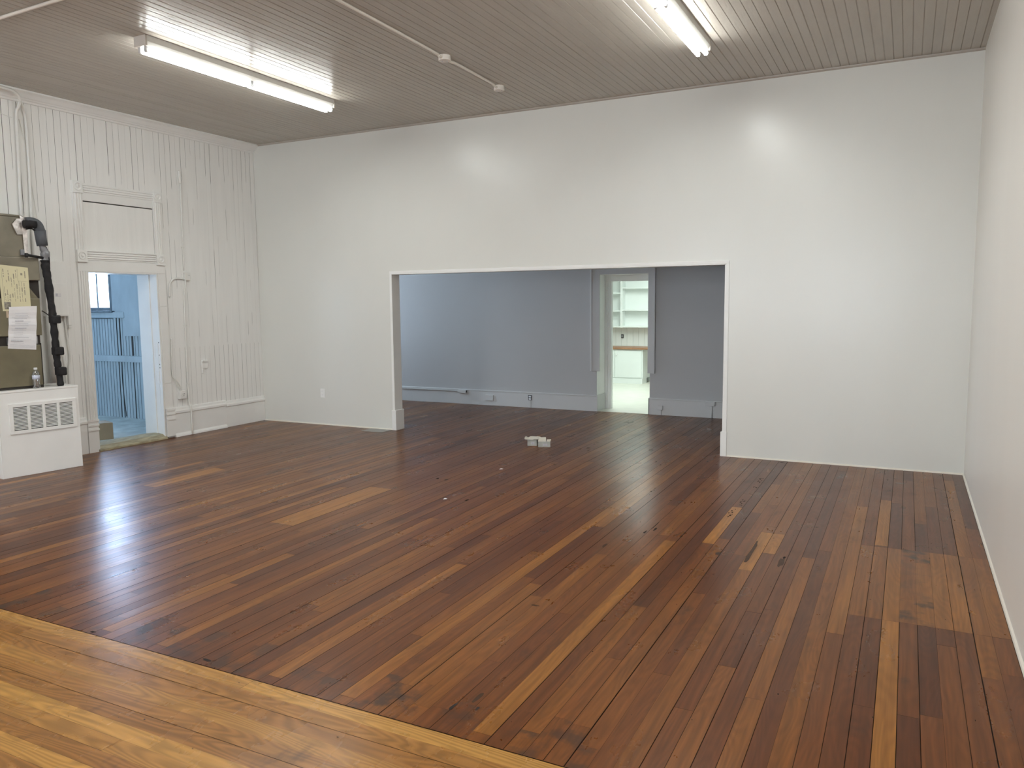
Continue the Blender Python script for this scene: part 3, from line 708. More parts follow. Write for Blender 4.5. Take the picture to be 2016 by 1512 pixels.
# ------------------------------------------------------------------ conduits on the ceiling
cx = -3.655
t = thing('ceiling_conduit', 'thin cream conduit along the ceiling linking two small round boxes', 'conduit', (cx, 5.5, H))
mb = MB().tube(smooth_path([(cx+.06, 2.6, H-0.013), (cx+.02, 4.6, H-0.013), (cx-.002, 5.75, H-0.014), (cx-.004, 5.90, H-0.024), (cx-.004, 5.97, H-0.026)], 5), 0.0115, 10); obj('pipe', mb, M['cconduit'], t, smooth=True)
mb = MB().tube(smooth_path([(cx-.006, 6.02, H-0.026), (cx-.006, 6.10, H-0.024), (cx-.01, 6.25, H-0.013), (cx-.028, 6.85, H-0.013), (cx-.033, 6.98, H-0.024), (cx-.034, 7.05, H-0.026)], 5), 0.0115, 10); obj('pipe', mb, M['cconduit'], t, smooth=True)
for yy, xx, lb in ((5.99, cx-.004, 'nearer round white junction box on the ceiling conduit, pipes at both sides'), (7.06, cx-.034, 'round white junction box at the end of the ceiling conduit')):
    j = thing('junction_box', lb, 'junction box', (xx, yy, H), 'round boxes on the ceiling conduit')
    mb = MB().lathe((xx, yy, H), [(0.052, 0), (0.054, -0.040), (0.050, -0.044), (0.001, -0.046)], 20); obj('body', mb, M['cconduit'], j, smooth=False)
    mb = MB().lathe((xx-0.02, yy-0.01, H-0.045), [(0.006, 0), (0.005, -0.004), (0.001, -0.005)], 8); mb.lathe((xx+0.02, yy+0.01, H-0.045), [(0.006, 0), (0.005, -0.004), (0.001, -0.005)], 8); pieces('screw', mb, M['steel'], j)
mb = MB().tube(smooth_path([(L+0.05, 3.66, H-0.014), (-6.6, 3.65, H-0.014), (-5.4, 3.625, H-0.014), (-3.7, 3.6, H-0.014)], 5), 0.012, 10)
tag(obj('ceiling_pipe', mb, M['cconduit'], smooth=True), 'cream pipe crossing the top corner of the ceiling over the boarded wall', 'conduit')

# ------------------------------------------------------------------ conduits on the left wall
mb = MB().tube(smooth_path([(L+0.13, 4.2, H-0.03), (L+0.13, 4.66, H-0.035), (L+0.125, 4.80, H-0.05), (L+0.10, 4.865, H-0.10), (L+0.06, 4.872, H-0.17), (L+0.025, 4.865, H-0.25), (L+0.022, 4.858, 3.1), (L+0.022, 4.842, 2.5), (L+0.022, 4.83, 1.7)], 6), 0.015, 12)
tag(obj('wall_conduit', mb, M['conduit'], smooth=True), 'white conduit bending off the cornice and dropping behind the air handler', 'conduit')
mb = MB().tube(smooth_path([(L+0.10, 4.86, H-0.115), (L+0.06, 4.90, H-0.135), (L+0.02, 4.948, H-0.20), (L+0.018, 4.958, H-0.32), (L+0.018, 4.957, 3.0), (L+0.018, 4.944, 2.45), (L+0.018, 4.93, 1.7)], 6), 0.014, 12)
tag(obj('wall_conduit', mb, M['conduit'], smooth=True), 'second white conduit, the one further from the corner bend, beside the door casing', 'conduit')
bpy.data.objects['wall_conduit.001']['label'] = 'white conduit forking off below the cornice, nearer the transom than its twin'
mb = MB().tube([(L+0.006, 4.55, 3.50), (L+0.006, 4.83, 3.45)], 0.003, 6); mb.tube([(L+0.006, 4.90, 3.45), (L+0.006, 4.955, 3.17), (L+0.006, 4.97, 2.9), (L+0.006, 5.02, 2.4)], 0.003, 6)
tag(obj('thin_wire', mb, M['conduit']), 'thin painted wire straggling beside the two conduits near the cornice', 'wire')
# conduit to the right of the doorway
t = thing('switch_conduit', 'slim white conduit dropping from a capped stub to the baseboard, between doorway and corner', 'conduit', (L, 6.76, 0.05))
mb = MB().tube(smooth_path([(L+0.014, 6.795, 3.06), (L+0.014, 6.787, 2.5), (L+0.014, 6.778, 2.02)], 5), 0.009, 10); obj('pipe', mb, M['conduit'], t, smooth=True)
mb = MB().tube([(L+0.018, 6.783, 3.205), (L+0.018, 6.787, 3.13), (L+0.016, 6.792, 3.07)], [0.017, 0.019, 0.012], 12); mb.lathe((L+0.018, 6.782, 3.205), [(0.017, 0), (0.017, 0.006), (0.001, 0.006)], 12); obj('pipe_cap', mb, M['conduit'], t)
mb = MB().box(L+0.012, L+0.022, 6.777, 6.783, 3.202, 3.214); obj('cap_opening', mb, M['slot'], t)
mb = MB().tube(smooth_path([(L+0.016, 6.79, 1.93), (L+0.02, 6.785, 1.85), (L+0.016, 6.766, 1.75), (L+0.013, 6.758, 1.6), (L+0.013, 6.75, 0.86), (L+0.018, 6.748, 0.42), (L+0.045, 6.746, 0.37), (L+0.05, 6.746, 0.30), (L+0.05, 6.746, 0.012)], 5), 0.0105, 10); obj('pipe', mb, M['conduit'], t, smooth=True)
mb = MB().tube(smooth_path([(L+0.016, 6.79, 1.915), (L+0.016, 6.69, 1.925), (L+0.016, 6.62, 1.915), (L+0.016, 6.572, 1.875), (L+0.016, 6.553, 1.81), (L+0.014, 6.55, 1.70)], 6), 0.012, 10); obj('pipe', mb, M['conduit'], t, smooth=True)
mb = MB()
for y, z in ((6.781, 2.30), (6.757, 1.35), (6.75, .62)): mb.box(L, L+0.024, y-0.018, y+0.018, z-0.006, z+0.006)
pieces('clip', mb, M['conduit'], t, bevel=0.002)
j = thing('junction_box', 'square white junction box where the bent pipe meets the slim conduit', 'junction box', (L, 6.81, 1.95))
mb = MB().box(L, L+0.034, 6.775, 6.855, 1.90, 2.0); obj('body', mb, M['conduit'], j, bevel=0.004)
mb = MB().lathe((L+0.034, 6.835, 1.965), [(0.006, 0), (0.005, 0.002), (0.001, 0.002)], 8, 0, 'x'); pieces('screw', mb, M['steel'], j)
t = thing('power_outlet', 'square surface outlet low on the boarded wall with a drooping cord', 'outlet', (L, 6.66, 0.51))
mb = MB().box(L, L+0.045, 6.60, 6.70, 0.455, 0.56); bx = obj('box', mb, M['trim'], t, bevel=0.006)
mb = MB().lathe((L+0.045, 6.65, 0.508), [(0.032, 0), (0.032, 0.004), (0.001, 0.004)], 18, 0, 'x'); obj('socket_face', mb, M['trim'], bx)
mb = MB()
for dy, dz in ((-.012, .01), (.012, .01), (0, -.012)): mb.box(L+0.048, L+0.050, 6.65+dy-.003, 6.65+dy+.003, .508+dz-.006, .508+dz+.006)
pieces('socket_slot', mb, M['slot'], bx)
mb = MB().tube(smooth_path([(L+0.010, 6.545, 1.2), (L+0.010, 6.535, 0.95), (L+0.012, 6.528, 0.76), (L+0.03, 6.56, 0.70), (L+0.035, 6.60, 0.64), (L+0.03, 6.625, 0.58), (L+0.028, 6.63, 0.55)], 6), 0.008, 10); obj('cord', mb, M['conduit'], t, smooth=True)
mb = MB().tube(smooth_path([(L+0.03, 6.56, 0.70), (L+0.03, 6.575, 0.62), (L+0.03, 6.61, 0.57), (L+0.03, 6.635, 0.55)], 5), 0.005, 8); obj('cord', mb, M['conduit'], t, smooth=True)
t = thing('wall_bracket', 'broken painted bracket on the wainscot boards near the corner', 'bracket', (L, 7.0, 0.87))
mb = MB().box(L, L+0.03, 6.985, 7.065, 0.885, 0.905); obj('ledge', mb, M['trim'], t, bevel=0.003)
mb = MB().box(L, L+0.012, 6.985, 7.075, 0.80, 0.885); mb.box(L, L+0.02, 6.985, 6.997, 0.74, 0.80); obj('back_plate', mb, M['board'], t, bevel=0.003)

# outlet on the white back wall
t = thing('power_outlet', 'small white outlet plate on the smooth white wall near the corner', 'outlet', (-6.88, D, 0.42))
mb = MB().box(-6.918, -6.842, D-0.006, D, 0.362, 0.482); obj('plate', mb, M['trim'], t, bevel=0.003)
mb = MB()
for z in (0.397, 0.447): mb.box(-6.896, -6.864, D-0.009, D-0.005, z-0.016, z+0.016)
fc = obj('socket_face', mb, M['trim'], t, bevel=0.003)
mb = MB()
for z in (0.397, 0.447):
    for dx in (-.007, .007): mb.box(-6.88+dx-.0015, -6.88+dx+.0015, D-0.0095, D-0.0085, z-.003, z+.008)
pieces('socket_slot', mb, M['inkgrey'], fc)

# ------------------------------------------------------------------ outlets and boxes of the grey room
yb = D2-0.022
t = thing('raceway_outlet', 'long surface raceway ending in an outlet box along the grey baseboard top', 'outlet', (-6.3, yb, 0.21))
mb = MB().box(GX0+0.02, -6.30, yb-0.022, yb, 0.198, 0.214); obj('raceway', mb, M['greytrim'], t, bevel=0.002)
mb = MB().box(-6.32, -6.17, yb-0.035, yb, 0.175, 0.222); ob = obj('box', mb, M['greytrim'], t, bevel=0.003)
mb = MB().box(-6.17, -6.163, yb-0.03, yb-0.012, 0.19, 0.216); pieces('socket_slot', mb, M['slot'], ob)
t = thing('wall_box', 'blank pale cover box low on the grey baseboard', 'junction box', (-5.76, yb, 0.12))
mb = MB().box(-5.83, -5.69, yb-0.02, yb, 0.075, 0.16); obj('cover', mb, M['greytrim'], t, bevel=0.003)
t = thing('power_outlet', 'dark framed outlet in the middle of the grey baseboard', 'outlet', (-5.06, yb, 0.15))
mb = MB().box(-5.095, -5.035, yb-0.006, yb, 0.112, 0.19); o = obj('plate', mb, M['slot'], t)
mb = MB().box(-5.085, -5.045, yb-0.010, yb-0.005, 0.156, 0.182); mb.box(-5.085, -5.045, yb-0.010, yb-0.005, 0.120, 0.146); obj('socket_face', mb, M['cap'], o, bevel=0.003)
mb = MB().box(-5.052, -5.050, yb-0.002, yb, 0.0, 0.11); obj('cable', mb, M['slot'], t)
t = thing('phone_jack', 'tiny pale jack box on the grey baseboard just past the inner doorway', 'jack', (-3.04, yb, 0.10))
mb = MB().box(-3.075, -3.005, yb-0.03, yb, 0.075, 0.135); obj('box', mb, M['greytrim'], t, bevel=0.003)
mb = MB().box(-3.03, -3.027, yb-0.004, yb, 0.0, 0.075); obj('cable', mb, M['slot'], t)
t = thing('raceway_outlet', 'outlet box on the grey baseboard with a short drop pipe to the floor', 'outlet', (-2.32, yb, 0.19))
mb = MB().box(-2.41, -2.28, yb-0.04, yb, 0.168, 0.222); obj('box', mb, M['greytrim'], t, bevel=0.003)
mb = MB().tube([(-2.325, yb-0.012, 0.17), (-2.325, yb-0.012, 0.0)], 0.010, 10); obj('drop_pipe', mb, M['greytrim'], t, smooth=True)

# ------------------------------------------------------------------ return-air box and air handler, set a little askew
A = Vector((-7.464, 4.224)); U = Vector((.1424, .9898)); NV = Vector((.9898, -.1424))
def fr(s, o, z):
    p = A+U*s+NV*o; return (p.x, p.y, z)
def obox(mb, s0, s1, o0, o1, z0, z1, mi=0):
    return mb.hexa([fr(s0, o0, z0), fr(s1, o0, z0), fr(s1, o1, z0), fr(s0, o1, z0), fr(s0, o0, z1), fr(s1, o0, z1), fr(s1, o1, z1), fr(s0, o1, z1)], mi)
t = thing('return_air_box', 'white painted plenum box with a wide louvred grille standing on the floor', 'vent box', fr(0.36, -0.2, 0))
mb = MB(); obox(mb, 0, 0.723, -0.02, 0, 0, 0.80); obox(mb, -0.006, 0, -0.42, 0.002, 0, 0.80); obox(mb, 0.70, 0.723, -0.42, -0.02, 0, 0.80)
obox(mb, -0.01, 0.726, -0.42, 0.004, 0.80, 0.82)
obj('casing', mb, M['trim'], t, bevel=0.003)
mb = MB(); obox(mb, 0.01, 0.70, -0.41, -0.40, 0.02, 0.79); obj('liner', mb, M['recess'], t)
g = MB(); g0, g1, gz0_, gz1_ = 0.083, 0.69, 0.408, 0.694
obox(g, g0, g1, 0.0, 0.012, gz1_-0.032, gz1_); obox(g, g0, g1, 0.0, 0.012, gz0_, gz0_+0.032); obox(g, g0, g0+0.034, 0.0, 0.012, gz0_+.032, gz1_-.032); obox(g, g1-0.034, g1, 0.0, 0.012, gz0_+.032, gz1_-.032)
inn0, inn1 = g0+0.034, g1-0.034
for k in (1, 2, 3):
    c = inn0+(inn1-inn0)*k/4; obox(g, c-0.012, c+0.012, 0.0, 0.011, gz0_+.03, gz1_-.03)
gr = obj('grille', g, M['trim'], t, bevel=0.0015)
mb = MB(); obox(mb, inn0, inn1, 0.0005, 0.0015, gz0_+.03, gz1_-.03); obj('grille_back', mb, M['recess'], gr)
for k in range(16):
    z = gz0_+0.04+k*0.01335; mb = MB()
    mb.hexa([fr(inn0, 0.0015, z+0.004), fr(inn1, 0.0015, z+0.004), fr(inn1, 0.010, z), fr(inn0, 0.010, z), fr(inn0, 0.0015, z+0.007), fr(inn1, 0.0015, z+0.007), fr(inn1, 0.010, z+0.0025), fr(inn0, 0.010, z+0.0025)])
    obj('louvre', mb, M['trim'], gr)

h = thing('air_handler', 'tall olive brown air handler standing on the white grille box', 'air handler', fr(0.1, -0.25, 0.82))
F0 = -0.072
mb = MB(); obox(mb, -0.40, 0.437, -0.38, F0, 0.845, 1.235); obj('lower_panel', mb, M['khaki'], h, bevel=0.006)
mb = MB(); obox(mb, -0.41, 0.445, -0.39, F0-0.012, 0.82, 0.850); obox(mb, -0.40, 0.445, -0.38, F0-0.02, 1.235, 1.325); obox(mb, 0.437, 0.445, -0.38, F0-0.004, 0.85, 1.25); obj('dark_base', mb, M['recess'], h)
mb = MB(); obox(mb, 0.395, 0.42, F0-0.02, F0-0.012, 1.245, 1.315); obox(mb, 0.15, 0.175, F0-0.02, F0-0.012, 1.245, 1.315); pieces('latch', mb, M['steel'], h)
mb = MB(); obox(mb, -0.40, 0.46, -0.38, F0, 1.325, 1.68); obj('middle_panel', mb, M['khaki'], h, bevel=0.006)
mb = MB(); obox(mb, -0.40, 0.472, -0.38, F0-0.03, 1.68, 1.85); obj('slot_recess', mb, M['recess'], h)
mb = MB(); mb.hexa([fr(0.30, F0-0.03, 1.68), fr(0.45, F0-0.03, 1.68), fr(0.45, F0-0.012, 1.68), fr(0.30, F0-0.012, 1.68), fr(0.30, F0-0.03, 1.80), fr(0.37, F0-0.03, 1.80), fr(0.37, F0-0.022, 1.80), fr(0.30, F0-0.012, 1.80)]); obj('baffle', mb, M['khaki'], h)
mb = MB(); obox(mb, -0.40, 0.476, -0.38, F0, 1.85, 2.068); obj('upper_panel', mb, M['khaki_up'], h, bevel=0.006)
mb = MB(); obox(mb, -0.30, 0.365, -0.36, F0-0.01, 2.068, 2.45); mb.hexa([fr(-0.31, -0.37, 2.445), fr(0.36, -0.37, 2.440), fr(0.372, F0+0.002, 2.440), fr(-0.31, F0+0.002, 2.45), fr(-0.31, -0.37, 2.465), fr(0.36, -0.37, 2.455), fr(0.345, F0+0.002, 2.458), fr(-0.31, F0+0.002, 2.472)]); obj('coil_casing', mb, M['khaki_up'], h, bevel=0.004)
mb = MB()
rf = random.Random(5)
pts = [(0.33, 2.455), (0.395, 2.42), (0.40, 2.38), (0.385, 2.30), (0.385, 2.085), (0.352, 2.085), (0.348, 2.28), (0.30, 2.275), (0.275, 2.33), (0.262, 2.37), (0.30, 2.42), (0.335, 2.425)]
n = len(pts); v = [fr(s, F0-0.004, z) for s, z in pts]+[fr(s, F0+0.006+rf.uniform(0, .008), z) for s, z in pts]
cen = len(v); v.append(fr(0.345, F0+0.012, 2.35))
mb.add(v, [(i, (i+1) % n, n+(i+1) % n, n+i) for i in range(n)]+[(n+i, n+(i+1) % n, cen) for i in range(n) if i not in (3, 4, 5)]+[(n+3, n+4, n+5, n+6), (n+3, n+6, cen)])
obj('foil_tape', mb, M['foil'], h)
mb = MB(); obox(mb, 0.318, 0.36, F0-0.01, F0+0.008, 2.085, 2.14); obj('pipe_stub_plate', mb, M['tapegrey'], h, bevel=0.004)

# refrigerant line in its foam
t = thing('insulated_pipe', 'black foam wrapped pipe with a grey elbow beside the air handler', 'pipe', fr(0.586, -0.14, 0.82))
PO = -0.06
mb = MB().tube([fr(s, PO+.035, z) for s, z in [(0.345, 2.372), (0.40, 2.378), (0.45, 2.376)]], [0.036, 0.038, 0.036], 14); obj('foam_sleeve', mb, M['black'], t, smooth=True)
mb = MB().tube(smooth_path([fr(s, PO+.01, z) for s, z in [(0.375, 2.397), (0.43, 2.400), (0.475, 2.378), (0.495, 2.33), (0.50, 2.30)]], 4), 0.044, 14); mb.tube([fr(0.494, PO+.012, 2.325), fr(0.505, PO, 2.25), fr(0.512, PO, 2.18)], [0.052, 0.05, 0.048], 14); obj('foam_elbow', mb, M['slate'], t, smooth=True)
mb = MB().tube(smooth_path([fr(s, PO, z) for s, z in [(0.512, 2.19), (0.520, 2.15), (0.532, 2.12), (0.528, 2.07), (0.525, 2.03)]], 3), [0.03]*3+[0.034]*3+[0.042]*3+[0.03]*3+[0.032], 12); obj('tape_wrap', mb, M['tapegrey'], t, smooth=True)
base = [(0.525, 2.045), (0.527, 2.0), (0.533, 1.93), (0.540, 1.85), (0.547, 1.75), (0.553, 1.65), (0.560, 1.55), (0.562, 1.47), (0.565, 1.38), (0.568, 1.25), (0.570, 1.13), (0.576, 1.02), (0.584, 0.93), (0.590, 0.822)]
pp = smooth_path([fr(s, PO, z) for s, z in base], 4); rl = random.Random(2)
mb = MB().tube(pp, [0.038+rl.uniform(-.005, .005)-0.010*(k/len(pp)) for k in range(len(pp))], 12); obj('foam_line', mb, M['black'], t, smooth=True)
for s, z, w in ((0.578, 1.475, .042), (0.585, 1.165, .044), (0.60, 0.965, .042)):
    mb = MB(); obox(mb, s-w, s+w, PO-0.045, PO+0.045, z-0.04, z+0.04); obj('tape_band', mb, M['black'], t, bevel=0.012)
mb = MB().tube(smooth_path([fr(s, PO+.01, z) for s, z in [(0.375, 2.33), (0.43, 2.335), (0.475, 2.28), (0.505, 2.22)]], 5), 0.007, 8); mb.tube(smooth_path([fr(s, PO+.02, z) for s, z in [(0.535, 2.17), (0.553, 2.11), (0.557, 2.03), (0.555, 1.98)]], 5), 0.006, 8); obj('wire', mb, M['black'], t, smooth=True)
mb = MB().tube([fr(0.338, PO+.03, 2.083), fr(0.36, PO+.035, 2.083), fr(0.365, PO+.035, 2.083), fr(0.505, PO+.01, 2.066)], [0.022, 0.022, 0.013, 0.013], 10); obj('small_line', mb, M['black'], t, smooth=True)
mb = MB().tube(smooth_path([fr(s, PO-.01, z) for s, z in [(0.47, 1.56), (0.505, 1.535), (0.545, 1.50)]], 4), 0.005, 6); obj('wire', mb, M['black'], t)
mb = MB(); obox(mb, 0.598, 0.628, -0.16, -0.13, 0.82, 1.52); tag(obj('wood_strip', mb, M['rawwood']), 'pale bare wood strip standing behind the black foam pipe', 'wood strip')

# notices hanging on the air handler
def sheet(mb, c, off, th=0.0015):      # four corners (s, z) clockwise from top left
    v = [fr(s, off, z) for s, z in c]+[fr(s, off+th, z) for s, z in c]
    return mb.add(v, [(0, 1, 2, 3), (7, 6, 5, 4), (0, 4, 5, 1), (1, 5, 6, 2), (2, 6, 7, 3), (3, 7, 4, 0)])
def lerp2(c, u, w):    # u across, w down
    a = Vector(c[0]).lerp(Vector(c[1]), u); b = Vector(c[3]).lerp(Vector(c[2]), u); return a.lerp(b, w)
def pr_rect(mb, c, u0, u1, w0, w1, off):
    sheet(mb, [lerp2(c, u0, w0), lerp2(c, u1, w0), lerp2(c, u1, w1), lerp2(c, u0, w1)], off, 0.0004)
yc = [(0.115, 1.992), (0.371, 1.969), (0.374, 1.562), (0.128, 1.562)]
t = thing('notice', 'yellow printed equipment card taped sideways on the air handler', 'notice', fr(0.24, F0, 1.77))
mb = MB(); sheet(mb, yc, F0+0.003); obj('card', mb, M['yellow'], t)
mb = MB(); rp = random.Random(9); o_ = F0+0.0046
for u in (0.09, 0.62): pr_rect(mb, yc, u, u+0.008, 0.05, 0.8 if u < .5 else .33, o_)
pr_rect(mb, yc, 0.62, 0.92, 0.32, 0.325, o_)
for k in range(9):
    u = 0.13+k*0.085
    w = 0.06+rp.random()*0.05
    while w < 0.78:
        e = w+rp.uniform(0.03, 0.13)
        if rp.random() < .62 and not (u > .6 and w < .32): pr_rect(mb, yc, u, u+rp.choice([.012, .02, .03]), w, min(e, .79), o_)
        w = e+0.02
pr_rect(mb, yc, 0.72, 0.79, 0.14, 0.19, o_); pr_rect(mb, yc, 0.86, 0.89, 0.09, 0.25, o_)
for k in range(12):
    a = k/12*2*math.pi; u, w = 0.2+0.075*math.cos(a), 0.70+0.075*math.sin(a); pr_rect(mb, yc, u, u+.018, w, w+.012, o_)
obj('print', mb, M['ink'], t)
mb = MB(); pr_rect(mb, yc, 0.07, 0.30, 0.80, 0.96, o_); obj('picture', mb, M['photo'], t)
wc = [(0.182, 1.60), (0.425, 1.606), (0.392, 1.188), (0.145, 1.212)]
t = thing('notice', 'white printed sheet hanging below the yellow card', 'notice', fr(0.28, F0, 1.4))
nrow = 14; mb = MB(); v = []
for k in range(nrow+1):
    for u in (0, .5, 1):
        p = lerp2(wc, u, k/nrow); v.append(fr(p.x, F0+0.0015+0.004*math.sin(k*1.3)*(1 if 2 < k < 13 else .2)+0.004, p.y))
mb.add(v, [(3*k+j, 3*k+j+1, 3*k+j+4, 3*k+j+3) for k in range(nrow) for j in (0, 1)])
obj('sheet', mb, M['paper'], t)
mb = MB(); o_ = F0+0.0112
w = 0.16
while w < 0.86:
    a = rp.choice([0.10, 0.18, 0.22]); e = rp.uniform(0.5, 0.82); pr_rect(mb, wc, a, e, w, w+rp.choice([.005, .008, .02]), o_); w += rp.uniform(0.03, 0.055)
for w in (.43, .90, .93, .955): pr_rect(mb, wc, .06, .95, w, w+.005, o_)
obj('print', mb, M['inkgrey'], t)
mb = MB(); obox(mb, 0.155, 0.175, F0, F0+0.003, 1.50, 1.58); tag(obj('tape_strip', mb, M['rawwood']), 'short tan tape scrap at the upper corner of the white sheet', 'tape')

# bottle on the box
bx_, by_, bz_ = fr(0.357, -0.034, 0.822)
t = thing('water_bottle', 'clear plastic water bottle on top of the white grille box', 'bottle', (bx_, by_, 0.822))
mb = MB().lathe((bx_, by_, 0.821), [(0.001, 0.004), (0.022, 0.001), (0.031, 0.006), (0.033, 0.02), (0.031, 0.035), (0.033, 0.045), (0.031, 0.06), (0.033, 0.075), (0.033, 0.125), (0.031, 0.135), (0.026, 0.155), (0.014, 0.172), (0.0125, 0.182)], 24); obj('body', mb, M['plastic'], t, smooth=True)
mb = MB().lathe((bx_, by_, 0.821), [(0.0338, 0.088), (0.0338, 0.125)], 24); obj('label', mb, M['bluelabel'], t, smooth=True)
mb = MB().lathe((bx_, by_, 0.821), [(0.0155, 0.180), (0.0155, 0.196), (0.013, 0.198), (0.001, 0.198)], 18); obj('cap', mb, M['cap'], t)

# white panel and pipes on the wall beside the air handler
t = thing('electrical_panel', 'flat white painted electrical panel on the boards behind the black pipe', 'panel', (L, 5.14, 1.5))
mb = MB().box(L, L+0.07, 5.0, 5.235, 1.498, 2.065); obj('cabinet', mb, M['board'], t, bevel=0.004)
mb = MB().box(L+0.07, L+0.075, 5.012, 5.225, 1.51, 1.84); obj('cover', mb, M['board'], t, bevel=0.002)
mb = MB().box(L+0.075, L+0.0758, 5.095, 5.16, 1.700, 1.735); st = obj('sticker', mb, M['paper'], t)
mb = MB().box(L+0.0758, L+0.0762, 5.105, 5.122, 1.708, 1.733); mb.box(L+0.0758, L+0.0762, 5.10, 5.155, 1.702, 1.704); obj('print', mb, M['inkgrey'], st)
mb = MB().tube([(L+0.06, 5.03, 1.50), (L+0.06, 5.03, 0.8)], 0.036, 14); tag(obj('drain_pipe', mb, M['conduit'], smooth=True), 'fat white pipe dropping from the electrical panel behind the black pipe', 'pipe')
mb = MB().tube(smooth_path([(L+0.02, 5.13, 1.50), (L+0.02, 5.15, 1.2), (L+0.02, 5.185, 0.95), (L+0.02, 5.20, 0.26)], 4), 0.011, 10); tag(obj('panel_conduit', mb, M['conduit'], smooth=True), 'white conduit slanting down from the middle of the electrical panel', 'conduit', 'conduits below the electrical panel')
mb = MB().tube(smooth_path([(L+0.02, 5.215, 1.50), (L+0.02, 5.235, 1.2), (L+0.02, 5.245, 1.05), (L+0.02, 5.225, 0.90), (L+0.02, 5.225, 0.26)], 5), 0.011, 10); tag(obj('panel_conduit', mb, M['conduit'], smooth=True), 'white conduit curling down from the electrical panel edge beside the door casing', 'conduit', 'conduits below the electrical panel')
mb = MB().box(L, L+0.04, 5.245, 5.285, 1.40, 1.60); mb.box(L, L+0.034, 5.25, 5.28, 1.375, 1.40)
tag(obj('wall_switch_box', mb, M['board'], bevel=0.004), 'narrow white box mounted beside the electrical panel, next to the casing', 'junction box')

# ------------------------------------------------------------------ small things on the floors
def carton(cx, cy, w, d, hgt, ang, label, kind):
    t = thing('small_carton', label, 'carton', (cx, cy, 0), 'two little cartons on the floor before the opening')
    ca, sa = math.cos(ang), math.sin(ang)
    def P(x, y, z): return (cx+x*ca-y*sa, cy+x*sa+y*ca, z)
    mb = MB(); a, b = w/2, d/2; th = 0.003
    for x0, x1, y0, y1 in ((-a, a, -b, -b+th), (-a, a, b-th, b), (-a, -a+th, -b, b), (a-th, a, -b, b)):
        mb.hexa([P(x0, y0, 0), P(x1, y0, 0), P(x1, y1, 0), P(x0, y1, 0), P(x0, y0, hgt), P(x1, y0, hgt), P(x1, y1, hgt), P(x0, y1, hgt)])
    mb.hexa([P(-a, -b, 0.001), P(a, -b, 0.001), P(a, b, 0.001), P(-a, b, 0.001), P(-a, -b, .004), P(a, -b, .004), P(a, b, .004), P(-a, b, .004)])
    obj('body', mb, M['greycard'], t)
    if kind == 0:
        fl = [[P(-a-.028, -b-.02, hgt+.004), P(a*.3, -b-.028, hgt+.002), P(a*.9, b, hgt+.014), P(-a*.6, b, hgt+.016)], [P(a*.35, -b-.02, hgt+.006), P(a+.03, -b-.01, hgt+.004), P(a+.028, b, hgt+.012), P(a*.8, b, hgt+.017)],
              [P(-a, -b, hgt), P(-a, b, hgt), P(-a-.035, b, hgt+.016), P(-a-.035, -b, hgt+.010)], [P(a, -b, hgt), P(a, b, hgt), P(a+.03, b, hgt+.012), P(a+.03, -b, hgt+.004)]]
    else:
        fl = [[P(-a, -b, hgt), P(a*.3, -b, hgt), P(a*.35, b, hgt+.03), P(-a*.7, b, hgt+.03)], [P(a*.4, -b, hgt), P(a, -b, hgt), P(a+.012, b*.4, hgt+.014), P(a*.5, b*.2, hgt+.012)], [P(-a, -b, hgt), P(-a, b, hgt), P(-a*.4, b, hgt+.014), P(-a*.4, -b, hgt+.008)]]
    for f in fl:
        n_ = Vector((0, 0, .002)); mb = MB().hexa(f+[tuple(Vector(p)+n_) for p in f]); obj('flap', mb, M['creamcard'], t)
    mb = MB().hexa([P(-a*.2, -b-.0006, hgt*.25), P(a*.5, -b-.0006, hgt*.25), P(a*.5, -b, hgt*.25), P(-a*.2, -b, hgt*.25), P(-a*.2, -b-.0006, hgt*.6), P(a*.5, -b-.0006, hgt*.6), P(a*.5, -b, hgt*.6), P(-a*.2, -b, hgt*.6)]); obj('print', mb, M['inkgrey'], t)
carton(-3.70, 7.80, 0.105, 0.11, 0.072, 0.30, 'little grey carton with splayed open flaps, on the dark boards', 0)
carton(-3.55, 7.775, 0.135, 0.10, 0.062, 0.46, 'little grey carton with its lid folded over, beside the one with splayed flaps', 1)
t = thing('cardboard_box', 'brown cardboard box standing inside the blue-lit shed behind the sill', 'box', (-8.70, 6.02, 0))
mb = MB()
p = [(-8.62, 5.80), (-8.52, 6.13), (-8.78, 6.22), (-8.88, 5.89)]
mb.hexa([(x, y, 0) for x, y in p]+[(x, y, 0.20) for x, y in p]); obj('body', mb, M['card'], t, bevel=0.003)
mb = MB().hexa([(-8.62, 5.80, .20), (-8.54, 6.065, .20), (-8.70, 6.12, .202), (-8.79, 5.85, .202), (-8.62, 5.80, .203), (-8.54, 6.065, .203), (-8.70, 6.12, .206), (-8.79, 5.85, .206)]); obj('flap', mb, M['card'], t)
mb = MB().box(-6.10, -5.775, 7.80, D-0.013, 0.0006, 0.003); tag(obj('floor_plate', mb, M['plate']), 'thin grey metal plate let into the boards at the opening corner', 'plate')
mb = MB().add([(-3.445, 6.50, .002), (-3.41, 6.505, .006), (-3.415, 6.535, .003), (-3.44, 6.53, .007)], [(0, 1, 2, 3)]); tag(obj('paper_scrap', mb, M['paper']), 'tiny white scrap on the dark boards in front of the two cartons', 'scrap')
mb = MB().add([(-3.33, 5.30, .002), (-3.30, 5.302, .006), (-3.303, 5.328, .003), (-3.327, 5.325, .007)], [(0, 1, 2, 3)]); tag(obj('paper_scrap', mb, M['paper']), 'tiny white scrap on the dark boards closer to the honey coloured boards', 'scrap')

